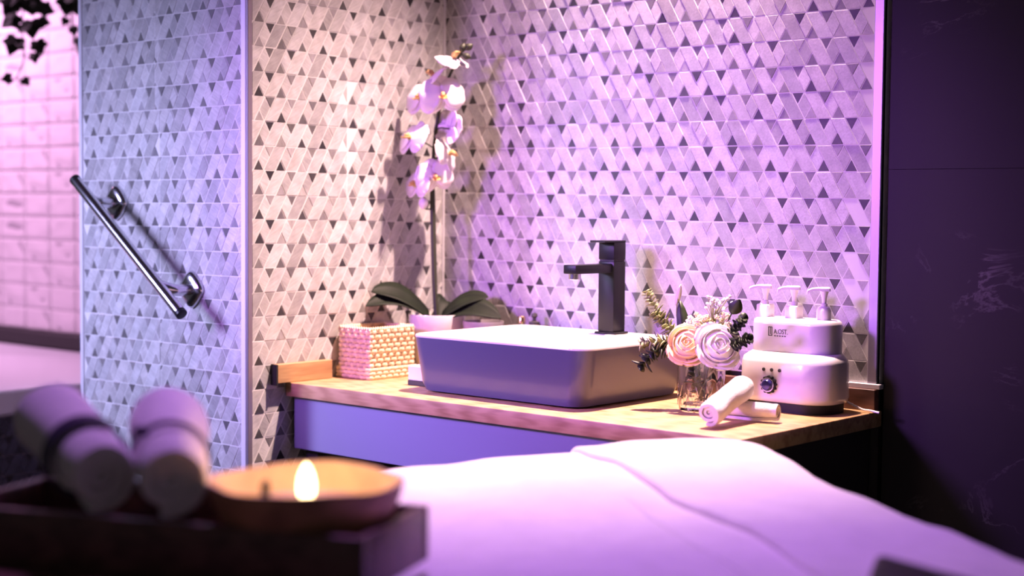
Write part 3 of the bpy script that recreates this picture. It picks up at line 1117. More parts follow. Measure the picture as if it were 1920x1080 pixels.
loft('tumbler', vase_loops(), M_GLASS, vase, True, True, True, 30)
bm = bmesh.new()
for i in range(26):          # crossed cuts of the pressed pattern
    a = 2 * PI * i / 13 + (0.24 if i % 2 else 0)
    sgn = 1 if i % 2 else -1
    p = [Vector((VX + 0.0452 * math.cos(a + sgn * 0.26 * t), VY + 0.0452 * math.sin(a + sgn * 0.26 * t), ZC + 0.012 + 0.040 * t)) for t in (0, 0.5, 1)]
    lp = tube_loops(p, 0.0011, 5)
    vv = [[bm.verts.new(q) for q in l] for l in lp]
    for s in range(2):
        for q in range(5):
            bm.faces.new((vv[s][q], vv[s][(q + 1) % 5], vv[s + 1][(q + 1) % 5], vv[s + 1][q]))
bm_obj('cut_pattern', bm, M_GLASS, vase, True)


def rose_petal(R, spread, h0, h1, open_, thick=0.0011, n=7, k=9):
    """a petal that wraps the axis: base at h0, rim at h1, leaning out by open_"""
    vs, fs = [], []
    for layer in (0, 1):
        for i in range(n + 1):
            t = i / n
            wv = spread * (0.35 + 0.65 * math.sin(PI * min(0.5, 0.12 + t * 0.45))) * (1 - 0.28 * max(0, t - 0.75) * 4)
            for j in range(k):
                s = -1 + 2 * j / (k - 1)
                a = s * wv
                hh = h0 + (h1 - h0) * (t - 0.10 * t * s * s)
                r = R * (0.42 + 0.58 * math.sin(PI * 0.5 * min(1, t * 1.35))) + open_ * t ** 3 * R * (1 + 0.25 * (1 - s * s)) - layer * thick
                z = hh - open_ * 0.42 * (max(0, t - 0.7) / 0.3) ** 2 * R
                vs.append(Vector((r * math.cos(a), r * math.sin(a), z)))
    m = (n + 1) * k
    for layer in (0, 1):
        for i in range(n):
            for j in range(k - 1):
                a = layer * m + i * k + j
                fs.append((a, a + 1, a + k + 1, a + k))
    ring = [j for j in range(k)] + [i * k + k - 1 for i in range(1, n + 1)] + [n * k + j for j in range(k - 2, -1, -1)] + [i * k for i in range(n - 1, 0, -1)]
    for q in range(len(ring)):
        a, b = ring[q], ring[(q + 1) % len(ring)]
        fs.append((a, b, b + m, a + m))
    return vs, fs


def rose(name, label, c, face, size, m, seed):
    rng = random.Random(seed)
    c = Vector(c)
    F = frame(face, rng.uniform(0, 6))
    root = thing(name, label, 'flower', c)
    tube('stem', smooth_path([c - Vector(face) * size * 0.2, c * 0.5 + Vector((VX, VY, 0.95)) * 0.5 - Vector((0, 0, 0.005)), (VX + rng.uniform(-.012, .012), VY + rng.uniform(-.012, .012), ZC + 0.02)], 5),
         0.0022, M_DGREEN, root, 7)
    dome = [(0.04, 0.50), (0.22, 0.52), (0.42, 0.50), (0.62, 0.42), (0.78, 0.28), (0.86, 0.08), (0.70, -0.25), (0.3, -0.4)]
    hl = [[c + F @ Vector((r_ * size * math.cos(2 * PI * q / 24), r_ * size * math.sin(2 * PI * q / 24), z_ * size)) for q in range(24)] for r_, z_ in dome]
    loft('heart', hl, m, root, True, True, True, 80)
    lay = [(3, 0.22, 1.5, 1.20, -0.25), (4, 0.42, 1.15, 1.18, -0.22), (5, 0.62, 0.90, 1.08, -0.12), (5, 0.80, 0.80, 0.90, 0.02), (5, 0.93, 0.78, 0.66, 0.16), (4, 1.0, 0.80, 0.42, 0.25)]
    for li, (n, r, sp_, h, op) in enumerate(lay):
        for i in range(n):
            vs, fs = rose_petal(r * size * rng.uniform(0.95, 1.05), sp_, -0.35 * size, h * size * 0.52 * rng.uniform(0.94, 1.06), op)
            R = Matrix.Rotation(2 * PI * (i + 0.5 * li + rng.uniform(-.12, .12)) / n, 3, 'Z')
            mesh_obj('petal', [c + F @ (R @ v) for v in vs], fs, m, root, True)
    return root


rose('cream_rose', 'peach cream rose, lower left bloom of the vase flowers', (0.925, -0.290, 0.990), facing(-0.25, 0.35), 0.034, M_ROSEP, 3)
rose('white_rose', 'large open white rose at the front of the vase flowers', (0.984, -0.276, 0.990), facing(0.12, 0.3), 0.037, M_ROSEW, 8)


def blossom_cluster(name, label, pts, stem_top, m, r, cat='flower'):
    root = thing(name, label, cat, stem_top)
    st_ = Vector(stem_top)
    tube('stem', smooth_path([st_, (st_ + Vector((VX, VY, 0.95))) / 2, (VX, VY, ZC + 0.03)], 5), 0.0015, M_DGREEN, root, 6)
    tw = bmesh.new()
    for p in pts:
        lp = tube_loops([st_, (st_ + p) / 2 + Vector((0, 0, 0.004)), p], 0.0006, 4)
        vv = [[tw.verts.new(q) for q in l] for l in lp]
        for s in range(2):
            for q in range(4):
                tw.faces.new((vv[s][q], vv[s][(q + 1) % 4], vv[s + 1][(q + 1) % 4], vv[s + 1][q]))
    bm_obj('twigs', tw, M_GREEN, root)
    rng = random.Random(len(pts))
    for p in pts:
        # each tiny bloom: five rounded lobes round a boss
        b = bmesh.new()
        F = frame(facing(rng.uniform(-.5, .5), rng.uniform(0, .8)), rng.uniform(0, 6))
        for q in range(6):
            a = 2 * PI * q / 5
            cc = Vector((math.cos(a), math.sin(a), 0)) * r * 0.62 if q < 5 else Vector((0, 0, r * 0.25))
            s = bmesh.ops.create_icosphere(b, subdivisions=1, radius=r * (0.52 if q < 5 else 0.4))
            bmesh.ops.transform(b, matrix=Matrix.Translation(p) @ F.to_4x4() @ Matrix.Translation(cc) @ Matrix.Diagonal((1, 1, 0.6, 1)), verts=s['verts'])
        bm_obj('blossom', b, m, root, True)
    return root


rng = random.Random(5)
blossom_cluster('yellow_stock', 'pale yellow cluster of small blossoms above the white rose',
                [Vector((0.958, -0.262, 1.036)) + RT * rng.uniform(-0.030, 0.034) + CF * rng.uniform(-0.01, 0.016) + UP3 * rng.uniform(-0.014, 0.014) for _ in range(34)],
                (0.955, -0.250, 1.005), M_YELLOW, 0.0055)
blossom_cluster('pale_stock', 'white small-petalled blossoms between roses and green spikes',
                [Vector((0.915, -0.268, 1.030)) + RT * rng.uniform(-0.016, 0.016) + CF * rng.uniform(-0.008, 0.012) + UP3 * rng.uniform(-0.012, 0.014) for _ in range(12)],
                (0.918, -0.256, 0.995), M_ROSEW, 0.0060)
blossom_cluster('babys_breath', 'airy spray of tiny white blossoms at the top of the bouquet',
                [Vector((0.965, -0.250, 1.070)) + RT * rng.uniform(-0.030, 0.030) + CF * rng.uniform(-0.012, 0.012) + UP3 * rng.uniform(-0.014, 0.014) for _ in range(26)],
                (0.955, -0.250, 1.03), M_BABY, 0.0036)


def leaf_blade(base, tip, w, nrm):
    base, tip, nrm = Vector(base), Vector(tip), Vector(nrm)
    d = tip - base
    side = d.cross(nrm).normalized()
    up_ = side.cross(d).normalized()
    vs, fs = [], []
    n = 6
    for i in range(n + 1):
        t = i / n
        ww = w * math.sin(PI * (0.05 + 0.92 * t)) ** 0.8
        p = base + d * t - up_ * 0.12 * d.length * t * t
        vs += [p - side * ww + up_ * ww * 0.25, p, p + side * ww + up_ * ww * 0.25, p - up_ * 0.0009]
    for i in range(n):
        a = i * 4
        fs += [(a, a + 1, a + 5, a + 4), (a + 1, a + 2, a + 6, a + 5), (a, a + 4, a + 7, a + 3), (a + 3, a + 7, a + 6, a + 2)]
    fs += [(0, 3, 2, 1), (n * 4, n * 4 + 1, n * 4 + 2, n * 4 + 3)]
    return vs, fs


def sprig(name, label, path, leaf_l, leaf_w, n, m, seed, cat='foliage', spread=1.0, start=0.3):
    rng = random.Random(seed)
    path = smooth_path(path, 8)
    root = thing(name, label, cat, path[0])
    tube('stem', path, [0.0016 - 0.0008 * i / (len(path) - 1) for i in range(len(path))], m, root, 6)
    for i in range(n):
        t = start + (1 - start) * (i + 0.5) / n
        p = path[int(t * (len(path) - 1))]
        nx = path[min(len(path) - 1, int(t * (len(path) - 1)) + 1)]
        d = (nx - p).normalized() if (nx - p).length > 1e-6 else Vector((0, 0, 1))
        a = i * 2.4 + rng.uniform(-.4, .4)
        o1 = d.orthogonal().normalized()
        o2 = d.cross(o1)
        out = (o1 * math.cos(a) + o2 * math.sin(a))
        L = leaf_l * rng.uniform(0.75, 1.2) * (1.15 - 0.5 * t)
        vs, fs = leaf_blade(p, p + (out * spread + d * 0.7).normalized() * L, leaf_w * rng.uniform(0.8, 1.2), d)
        mesh_obj('leaf', vs, fs, m, root, True)
    return root


sprig('grey_green_spike', 'tall grey-green leafy spike leaning out at the left of the vase', [(VX, VY, ZC + 0.03), (VX - 0.03, VY - 0.005, 0.98), (0.852, -0.278, 1.04), (0.828, -0.292, 1.088)],
      0.022, 0.0058, 70, M_GREEN, 1, start=0.38)
sprig('grey_green_spike', 'short sage spray drooping low at the left of the vase', [(VX, VY, ZC + 0.04), (VX - 0.025, VY - 0.01, 0.975), (0.870, -0.296, 0.995), (0.830, -0.312, 0.985)],
      0.024, 0.0060, 50, M_GREEN, 2, start=0.35)
sprig('grey_green_spike', 'middle sage spray left of the peach rose', [(VX, VY, ZC + 0.04), (VX - 0.02, VY, 0.98), (0.868, -0.275, 1.02), (0.846, -0.292, 1.045)],
      0.024, 0.0062, 56, M_GREEN, 4, start=0.35)
sprig('drooping_greens', 'dark leaves hanging over the left rim of the vase', [(VX, VY, ZC + 0.05), (VX - 0.03, VY - 0.012, 0.975), (0.864, -0.300, 0.978), (0.836, -0.316, 0.945)],
      0.032, 0.0095, 30, M_DGREEN, 6, start=0.3)
sprig('dark_sprig', 'dark green small-leaved sprig at the right of the white rose', [(VX, VY, ZC + 0.04), (VX + 0.03, VY - 0.002, 0.985), (1.005, -0.255, 1.02), (1.030, -0.262, 1.045)],
      0.019, 0.0070, 42, M_DGREEN, 9, start=0.45)
sprig('dark_sprig', 'lower dark sprig pointing right beside the white appliance', [(VX, VY, ZC + 0.04), (VX + 0.03, VY - 0.01, 0.975), (1.015, -0.268, 0.995), (1.052, -0.275, 1.010)],
      0.019, 0.0070, 42, M_DGREEN, 12, start=0.45)
sprig('vase_sprig', 'dark leaves pressed inside the glass vase', [(VX + 0.02, VY - 0.01, ZC + 0.02), (VX, VY - 0.012, ZC + 0.05), (VX - 0.012, VY - 0.012, ZC + 0.08)],
      0.026, 0.0085, 16, M_DGREEN, 31, start=0.05)
tw = thing('pale_bract_twig', 'thin twig with one pale pointed bract at the top left of the bouquet', 'twig', (0.89, -0.26, 0.97))
tube('stem', smooth_path([(VX, VY, ZC + 0.05), (0.905, -0.258, 0.99), (0.880, -0.262, 1.035), (0.884, -0.266, 1.075)], 5), 0.0012, M_GREEN, tw, 6)
vs, fs = leaf_blade((0.878, -0.264, 1.062), (0.892, -0.268, 1.102), 0.0055, CF)
mesh_obj('bract', vs, fs, M_ROSEW, tw, True)
dl = thing('dark_blade_leaf', 'broad dark upright leaf between the sage spikes and the roses', 'leaf', (0.9, -0.26, 0.98))
vs, fs = leaf_blade((0.905, -0.268, 0.985), (0.893, -0.270, 1.072), 0.0125, CF)
mesh_obj('blade', vs, fs, M_DGREEN, dl, True)
tube('stem', [(VX, VY, ZC + 0.05), (0.905, -0.266, 0.99)], 0.0014, M_DGREEN, dl, 6)
dr = thing('round_dark_leaf', 'single dark oval leaf at the top right of the bouquet', 'leaf', (0.98, -0.25, 1.0))
vs, fs = leaf_blade((0.998, -0.252, 1.052), (1.018, -0.256, 1.078), 0.0135, CF)
mesh_obj('blade', vs, fs, M_DGREEN, dr, True)
tube('stem', smooth_path([(VX, VY, ZC + 0.05), (0.97, -0.25, 1.0), (0.998, -0.252, 1.052)], 5), 0.0014, M_DGREEN, dr, 6)


# ------------------------------------------------------------------ rolled towels
def towel_roll(name, label, p0, p1, r0, r1, m, turns=3.4, pinch=None, seed=1, seg=18, group=None, base=None, wob=0.03):
    """a spirally rolled towel from p0 (end that shows) to p1"""
    p0, p1 = Vector(p0), Vector(p1)
    ax = (p1 - p0).normalized()
    x = Vector((0, 0, 1)) - ax * ax.z
    x.normalize()
    y = ax.cross(x)
    root = thing(name, label, 'towel', base if base else (p0 + p1) / 2 - Vector((0, 0, max(r0, r1))), group)
    L = (p1 - p0).length
    n = int(turns * 26)
    rng = random.Random(seed)
    ph = PI * 1.08 - 2 * PI * turns
    loops = []
    for i in range(seg + 1):
        t = i / seg
        r = r0 + (r1 - r0) * t
        if pinch:
            r *= 1 - pinch[1] * math.exp(-((t - pinch[0]) / 0.07) ** 2)
        endr = 1.0 - 0.10 * max(0, 1 - min(t, 1 - t) / 0.05) ** 2
        outer, inner = [], []
        for k in range(n + 1):
            q = k / n
            a = 2 * PI * turns * q + ph
            rr = r * (0.10 + 0.90 * q) * endr
            th = r * 0.70 / turns
            w = 1 + wob * noise.noise(Vector((t * 3.0 + seed, math.cos(a) * 1.3, math.sin(a) * 1.3 + q)))
            push = 0.0
            if t < 0.02:
                push = 0.010 * (1 - q) * (r / 0.03)
            if t > 0.98:
                push = -0.004 * (1 - q) * (r / 0.03)
            d = x * math.cos(a) + y * math.sin(a)
            c = p0 + ax * (L * t + push)
            outer.append(c + d * rr * w)
            inner.append(c + d * max(0.0006, rr * w - th))
        loops.append(outer + inner[::-1])
    o = loft('rolled_cloth', loops, m, root, True, True, True, 60)
    # n-gon caps follow the spiral section: split into quads instead
    me = o.data
    b = bmesh.new()
    b.from_mesh(me)
    big = [f_ for f_ in b.faces if len(f_.verts) > 4]
    bmesh.ops.delete(b, geom=big, context='FACES_ONLY')
    b.verts.ensure_lookup_table()
    m_ = 2 * (n + 1)
    for e in (0, seg * m_):
        for k in range(n):
            vsq = [b.verts[e + k], b.verts[e + k + 1], b.verts[e + m_ - 2 - k], b.verts[e + m_ - 1 - k]]
            try:
                b.faces.new(vsq)
            except ValueError:
                pass
    bmesh.ops.recalc_face_normals(b, faces=b.faces)
    for f_ in b.faces:
        f_.smooth = True
    b.to_mesh(me)
    b.free()
    sharp(me, 60)
    return root, ax, x, y


towel_roll('hand_towel', 'small rolled white hand towel propped on another, spiral end facing out', (1.076, -0.447, 0.8862), (1.060, -0.305, 0.9245), 0.0255, 0.0265, M_TOWEL, 3.0, None, 3, wob=0.12,
           group='small towels on the washstand')
towel_roll('hand_towel', 'small rolled white hand towel lying flat under the other, open end to the right', (1.131, -0.296, 0.8812), (1.020, -0.322, 0.8812), 0.0188, 0.0188, M_TOWEL, 2.6, (0.09, 0.10), 5, wob=0.10,
           group='small towels on the washstand')

# ------------------------------------------------------------------ white warming appliance with three pump bottles
mc = thing('bottle_warmer', 'white two-tier bottle warmer appliance with blue knob, on the right of the worktop', 'appliance', (1.05, -0.1, ZC))
mx, my = 1.050, -0.103
loft('plinth', [rrect(mx, my - 0.002, 0.096, 0.058, 0.045, ZC + 0.0005), rrect(mx, my - 0.002, 0.096, 0.058, 0.045, 0.879)], M_GAP, mc)
lower = [rrect(mx, my, 0.098, 0.060, 0.050, 0.8785, 12), rrect(mx, my, 0.102, 0.066, 0.054, 0.8805, 12), rrect(mx, my, 0.1045, 0.069, 0.056, 0.890, 12), rrect(mx, my, 0.104, 0.068, 0.056, 0.925, 12),
         rrect(mx, my, 0.1035, 0.0665, 0.055, 0.954, 12), rrect(mx, my + 0.001, 0.1015, 0.063, 0.053, 0.963, 12), rrect(mx, my + 0.004, 0.096, 0.055, 0.048, 0.9685, 12),
         rrect(mx, my + 0.008, 0.091, 0.046, 0.042, 0.973, 12)]
loft('lower_body', lower, M_PLASTIC, mc, True, True, True, 60)
upper = [rrect(mx - 0.004, my + 0.014, 0.090, 0.046, 0.040, 0.968, 12), rrect(mx - 0.004, my + 0.014, 0.090, 0.046, 0.040, 1.026, 12), rrect(mx - 0.004, my + 0.014, 0.0885, 0.0445, 0.039, 1.0335, 12),
         rrect(mx - 0.004, my + 0.014, 0.084, 0.040, 0.036, 1.0370, 12), rrect(mx - 0.004, my + 0.014, 0.06, 0.02, 0.018, 1.0378, 12)]
ub = loft('upper_body', upper, M_PLASTIC, mc, True, True, True, 60)
fy = my - 0.069
# knob with a toothed chrome ring
kx, kz = 1.035, 0.913
kb = bmesh.new()
ring = []
for z_, r_ in ((0.0, 0.0165), (-0.006, 0.016), (-0.0075, 0.0125), (-0.005, 0.012)):
    ring.append([kb.verts.new((kx + r_ * (1 + 0.08 * (1 if (i % 4) < 2 else -1)) * math.cos(2 * PI * i / 48), fy + z_, kz + r_ * (1 + 0.08 * (1 if (i % 4) < 2 else -1)) * math.sin(2 * PI * i / 48))) for i in range(48)])
for a, b in zip(ring, ring[1:]):
    for i in range(48):
        kb.faces.new((a[i], a[(i + 1) % 48], b[(i + 1) % 48], b[i]))
kn = bm_obj('dial_ring', kb, M_BLACK, mc, True, auto=30)
kl = [[Vector((kx + r_ * math.cos(2 * PI * i / 28), fy + z_, kz + r_ * math.sin(2 * PI * i / 28))) for i in range(28)] for z_, r_ in ((-0.002, 0.0118), (-0.012, 0.011), (-0.0145, 0.009), (-0.015, 0.004))]
loft('knob', kl, M_KNOB, kn, True, True, True, 40)
loft('chrome_ring', [[Vector((kx + r_ * math.cos(2 * PI * i / 28), fy + z_, kz + r_ * math.sin(2 * PI * i / 28))) for i in range(28)] for z_, r_ in ((-0.004, 0.0122), (-0.0082, 0.0140), (-0.0082, 0.0118))],
     M_CHROME, kn, False, False, True, 40)
for i in range(3):
    c = (1.021 + i * 0.0175, fy, 0.9415)
    loft('indicator', [[Vector((c[0] + r_ * math.cos(2 * PI * k / 14), c[1] + z_ + 0.004, c[2] + r_ * math.sin(2 * PI * k / 14))) for k in range(14)] for z_, r_ in ((0.001, 0.0035), (-0.0035, 0.0034), (-0.0042, 0.002))],
         M_INK, mc, False, True)
# printed mark: a bottle icon with lettering and a line of small print
uy = my + 0.014 - 0.046
lg = bmesh.new()


def mark(x0, x1, z0, z1):
    add_box(lg, x0, x1, uy - 0.0006, uy + 0.0004, z0, z1)


for r_ in ((1.008, 1.0095, 1.004, 1.022), (1.0155, 1.017, 1.004, 1.022), (1.008, 1.017, 1.0205, 1.022), (1.008, 1.017, 1.004, 1.0055), (1.012, 1.0135, 1.007, 1.022)):
    mark(*r_)
for i in range(5):
    mark(1.0215 + i * 0.0056, 1.0250 + i * 0.0056, 1.0035, 1.0055)
bm_obj('printed_icon', lg, M_INK, ub)
tc = bpy.data.curves.new('lettering', 'FONT')
tc.body = 'A.OST.'
tc.size = 0.0135
tc.extrude = 0.0003
tob = bpy.data.objects.new('lettering', tc)
me = bpy.data.meshes.new_from_object(tob)
bpy.data.objects.remove(tob)
for v in me.vertices:
    v.co = Vector((1.0205 + v.co.x * 0.78, uy - 0.0004 - v.co.z, 1.0085 + v.co.y))
fin('lettering', me, M_INK, ub)
tube('power_cord', smooth_path([(1.140, -0.055, 0.878), (1.168, -0.050, 0.866), (1.184, -0.048, 0.8645), (1.203, -0.046, 0.862)], 5), 0.0022, M_PUMP, mc, 8)


def pump(x, y, label, square):
    root = thing('pump_bottle', label, 'pump bottle', (x, y, 1.038), 'pump bottles in the warmer')
    if square:
        cl = [rrect(x, y, 0.0135, 0.0135, 0.003, 1.0345 + z_, 4) for z_ in (0, 0.026)] + [rrect(x, y, 0.012, 0.012, 0.003, 1.0625, 4)]
    else:
        cl = [[Vector((x + r_ * math.cos(2 * PI * i / 24), y + r_ * math.sin(2 * PI * i / 24), 1.0345 + z_)) for i in range(24)] for r_, z_ in ((0.0140, 0), (0.0140, 0.021), (0.0115, 0.027), (0.009, 0.029))]
    loft('cap_collar', cl, M_PUMP, root, True, True, True, 40)
    lathe('neck', (x, y, 0), [(0.0068, 1.060), (0.0068, 1.068), (0.0042, 1.070), (0.0052, 1.080), (0.0090, 1.094)], M_PUMP, root, 20)
    d = Vector((-0.80, -0.60, 0)).normalized()
    nn = Vector((-d.y, d.x, 0))
    c = Vector((x, y, 1.097))
    lp = []
    for t, w, h0, h1 in ((-0.011, 0.006, -0.004, 0.003), (-0.009, 0.0085, -0.004, 0.0042), (0.006, 0.0085, -0.004, 0.0042), (0.013, 0.0048, -0.002, 0.0038), (0.024, 0.0038, -0.0035, 0.0022), (0.032, 0.0030, -0.008, -0.001), (0.0335, 0.0022, -0.011, -0.007)):
        p = c + d * t
        lp.append([p + nn * w * a + Vector((0, 0, h0 + (h1 - h0) * b)) for a, b in ((-1, 0), (1, 0), (1, 0.7), (0.6, 1), (-0.6, 1), (-1, 0.7))])
    loft('pump_head', lp, M_PUMP, root, True, True, True, 35)


pump(0.972, -0.088, 'white square-collared pump bottle nearest the flowers', True)
pump(1.037, -0.088, 'white square-collared pump bottle in the middle of the three', True)
pump(1.103, -0.088, 'white round-collared pump bottle nearest the metal edge', False)

# ------------------------------------------------------------------ grab bar
gb = thing('grab_bar', 'slanting chrome grab bar on the pale mosaic partition', 'grab bar', (-0.35, -0.611, 1.16))
e1, e2 = Vector((-0.529, -0.690, 1.304)), Vector((-0.127, -0.690, 1.013))
dd = (e2 - e1).normalized()
tube('rail', [e1, e1 + dd * 0.004] + [e1.lerp(e2, t) for t in (0.2, 0.4, 0.6, 0.8)] + [e2 - dd * 0.006, e2], [0.0115] + [0.0125] * 6 + [0.0115], M_CHROME, gb, 24)
tube('end_cap', [e2 - dd * 0.006, e2 + dd * 0.004, e2 + dd * 0.005], [0.0129, 0.0129, 0.010], M_BLACK, gb, 24)
tube('end_cap', [e1 + dd * 0.006, e1 - dd * 0.004, e1 - dd * 0.005], [0.0129, 0.0129, 0.010], M_BLACK, gb, 24)
for t, bx, bz in ((0.16, -0.478, 1.252), (0.80, -0.190, 1.060)):
    a = e1.lerp(e2, t)
    lp = []
    for yy, k in ((-0.6105, 1.0), (-0.616, 1.0), (-0.622, 0.88), (-0.625, 0.55)):
        ring = []
        for i in range(36):
            an = 2 * PI * i / 36
            r_ = 0.041 / (abs(math.cos(an)) ** 1.35 + abs(math.sin(an)) ** 1.35) ** (1 / 1.35)
            ring.append(Vector((bx + k * r_ * 1.0 * math.cos(an), yy, bz + k * r_ * 1.02 * math.sin(an))))
        lp.append(ring)
    fl_ = loft('flange', lp, M_CHROME, gb, True, True, True, 50)
    tube('post', smooth_path([Vector((bx, -0.620, bz)), Vector((bx, -0.655, bz)), Vector((a.x * 0.6 + bx * 0.4, -0.680, a.z * 0.6 + bz * 0.4)), a], 5), 0.0130, M_CHROME, fl_, 16)


# ------------------------------------------------------------------ ivy
def ivy_leaf(c, size, nrm, ang):
    c = Vector(c)
    F = frame(nrm, ang)
    out = []
    for a, r in ((270, 0.45), (300, 0.72), (325, 0.92), (345, 0.72), (10, 1.0), (40, 0.70), (62, 0.80), (90, 1.15), (118, 0.80), (140, 0.70), (170, 1.0), (195, 0.72), (215, 0.92), (240, 0.72)):
        out.append(Vector((math.cos(math.radians(a)) * r, math.sin(math.radians(a)) * r, -0.16 * r * r)) * size * 0.5)
    n = len(out)
    vs = [c + F @ v for v in out] + [c] + [c + F @ (v - Vector((0, 0, 0.0015))) for v in out] + [c + F @ Vector((0, 0, -0.0015))]
    fs = []
    for i in range(n):
        k = (i + 1) % n
        fs += [(i, k, n), (n + 1 + k, n + 1 + i, 2 * n + 1), (i, n + 1 + i, n + 1 + k, k)]
    return vs, fs


PXM = 4.63 / 2827.6      # metres per photograph pixel at the plant's own distance


def ivy_point(px, py):
    return Vector((-1.648, -0.15, 1.871)) + RT * (px - 40) * PXM - Vector((0, 0, 1)) * py * PXM


def ivy(name, label, path, leaves):
    root = thing(name, label, 'ivy', ivy_point(*path[0]))
    tube('vine', smooth_path([ivy_point(*p) for p in path], 6), 0.0022, M_IVY, root, 6)
    rng = random.Random(len(leaves))
    for (x, y, s, a) in leaves:
        c = ivy_point(x, y) + CF * rng.uniform(-0.02, 0.03)
        vs, fs = ivy_leaf(c, 1.35 * s * PXM, facing(rng.uniform(-.25, .25), rng.uniform(-.1, .3)), math.radians(a))
        lf = mesh_obj('leaf', vs, fs, M_IVY, root)
        v0 = min((ivy_point(*p) for p in path), key=lambda q: (q - c).length)
        tube('petiole', [c, (c + v0) / 2 - Vector((0, 0, 0.012)), v0], 0.0012, M_IVY, lf, 5)


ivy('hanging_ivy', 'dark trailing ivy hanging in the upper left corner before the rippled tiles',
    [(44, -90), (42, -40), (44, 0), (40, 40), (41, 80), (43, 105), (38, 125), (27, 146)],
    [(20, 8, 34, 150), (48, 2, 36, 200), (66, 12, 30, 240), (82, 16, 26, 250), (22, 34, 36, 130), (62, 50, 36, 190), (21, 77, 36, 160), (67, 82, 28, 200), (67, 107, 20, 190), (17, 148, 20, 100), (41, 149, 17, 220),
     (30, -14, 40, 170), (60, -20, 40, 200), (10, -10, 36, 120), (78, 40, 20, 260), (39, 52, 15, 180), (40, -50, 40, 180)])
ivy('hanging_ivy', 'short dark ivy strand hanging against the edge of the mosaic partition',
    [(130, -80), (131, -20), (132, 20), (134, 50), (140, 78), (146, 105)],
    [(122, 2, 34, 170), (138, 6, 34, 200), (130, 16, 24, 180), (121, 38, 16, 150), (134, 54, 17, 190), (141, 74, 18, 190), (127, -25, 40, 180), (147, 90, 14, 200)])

# ------------------------------------------------------------------ treatment bed with its towels
P2 = Vector((1.250, -0.553, 0))
BA = Vector((0.828, -0.561, 0)).normalized()      # along the bed, from its head end
BB = Vector((-0.561, -0.828, 0)).normalized()     # across the bed
BL, BW, BR = 1.85, 0.735, 0.10
BZ = 0.835


def bed_xy(a, b):
    return P2 + BA * a + BB * b


def bed_d(a, b):
    """distance inside the rounded outline"""
    qx, qy = abs(a - BL / 2) - (BL / 2 - BR), abs(b - BW / 2) - (BW / 2 - BR)
    o = math.hypot(max(qx, 0), max(qy, 0)) + min(max(qx, qy), 0)
    return BR - o


def bed_z(a, b):
    d = bed_d(a, b)
    r = 0.065
    drop = 0.0
    if d < r:
        q = min(1.0, (r - max(d, 0)) / r)
        drop = r * (1 - math.sqrt(max(0.0, 1 - q * q)))
    bul = 0.020 * math.exp(-((a - 0.16) / 0.30) ** 2 - ((b - 0.30) / 0.26) ** 2) + 0.016 * math.exp(-((a - 0.05) / 0.16) ** 2 - ((b - 0.10) / 0.14) ** 2)
    p = bed_xy(a, b)
    w = 0.0075 * noise.noise(Vector((p.x * 6, p.y * 6, 1.2))) + 0.003 * noise.noise(Vector((p.x * 17, p.y * 13, 4.0)))
    return BZ + 0.018 + bul + w - drop


bed = thing('treatment_bed', 'long massage bed under white towels at the lower right', 'bed', bed_xy(BL / 2, BW / 2))
BM = Matrix(((BA.x, BB.x, 0, P2.x), (BA.y, BB.y, 0, P2.y), (0, 0, 1, 0), (0, 0, 0, 1)))
box('mattress', 0.03, BL - 0.03, 0.03, BW - 0.03, 0.715, 0.822, M_LEATHER, bed, 0.025, 3, BM)
box('bed_frame', 0.06, BL - 0.06, 0.06, BW - 0.06, 0.655, 0.714, M_DWOOD, bed, 0.003, 1, BM)
for a in (0.12, BL - 0.18):
    for b in (0.08, BW - 0.14):
        box('leg', a, a + 0.06, b, b + 0.06, 0.0, 0.655, M_DWOOD, bed, 0.003, 1, BM)

# main towel: rings of the rounded outline from the centre outwards, then hanging down the sides
cover = None
loops = []


def bed_ring(d, zmode):
    hx, hy = BL / 2 - d, BW / 2 - d
    r = max(min(0.012, (BW / 2 - d) * 0.6), BR - d) if d >= 0 else BR - d
    r = min(r, hx * 0.9, hy * 0.9)
    out = []
    for qx, qy, a0 in ((1, 1, 0), (-1, 1, 90), (-1, -1, 180), (1, -1, 270)):
        for i in range(9):
            an = math.radians(a0 + 90 * i / 8)
            out.append((BL / 2 + qx * (hx - r) + r * math.cos(an), BW / 2 + qy * (hy - r) + r * math.sin(an)))
        # subdivide the straight run towards the next corner
        nq = {(1, 1): (-1, 1), (-1, 1): (-1, -1), (-1, -1): (1, -1), (1, -1): (1, 1)}[(qx, qy)]
        na = a0 + 90
        s = out[-1]
        e = (BL / 2 + nq[0] * (hx - r) + r * math.cos(math.radians(na)), BW / 2 + nq[1] * (hy - r) + r * math.sin(math.radians(na)))
        for k in range(1, 28):
            t = k / 28
            out.append((s[0] + (e[0] - s[0]) * t, s[1] + (e[1] - s[1]) * t))
    res = []
    for (a, b) in out:
        p = bed_xy(a, b)
        if zmode is None:
            z = bed_z(a, b)
        else:
            z = zmode + 0.012 * noise.noise(Vector((p.x * 5, p.y * 5, 9.0)))
            k = 0.012 * noise.noise(Vector((p.x * 9, p.y * 9, 2.0))) * (BZ - zmode) / 0.2
            c = bed_xy(BL / 2, BW / 2)
            p = p + (p - c).normalized() * k
        res.append(Vector((p.x, p.y, z)))
    return res


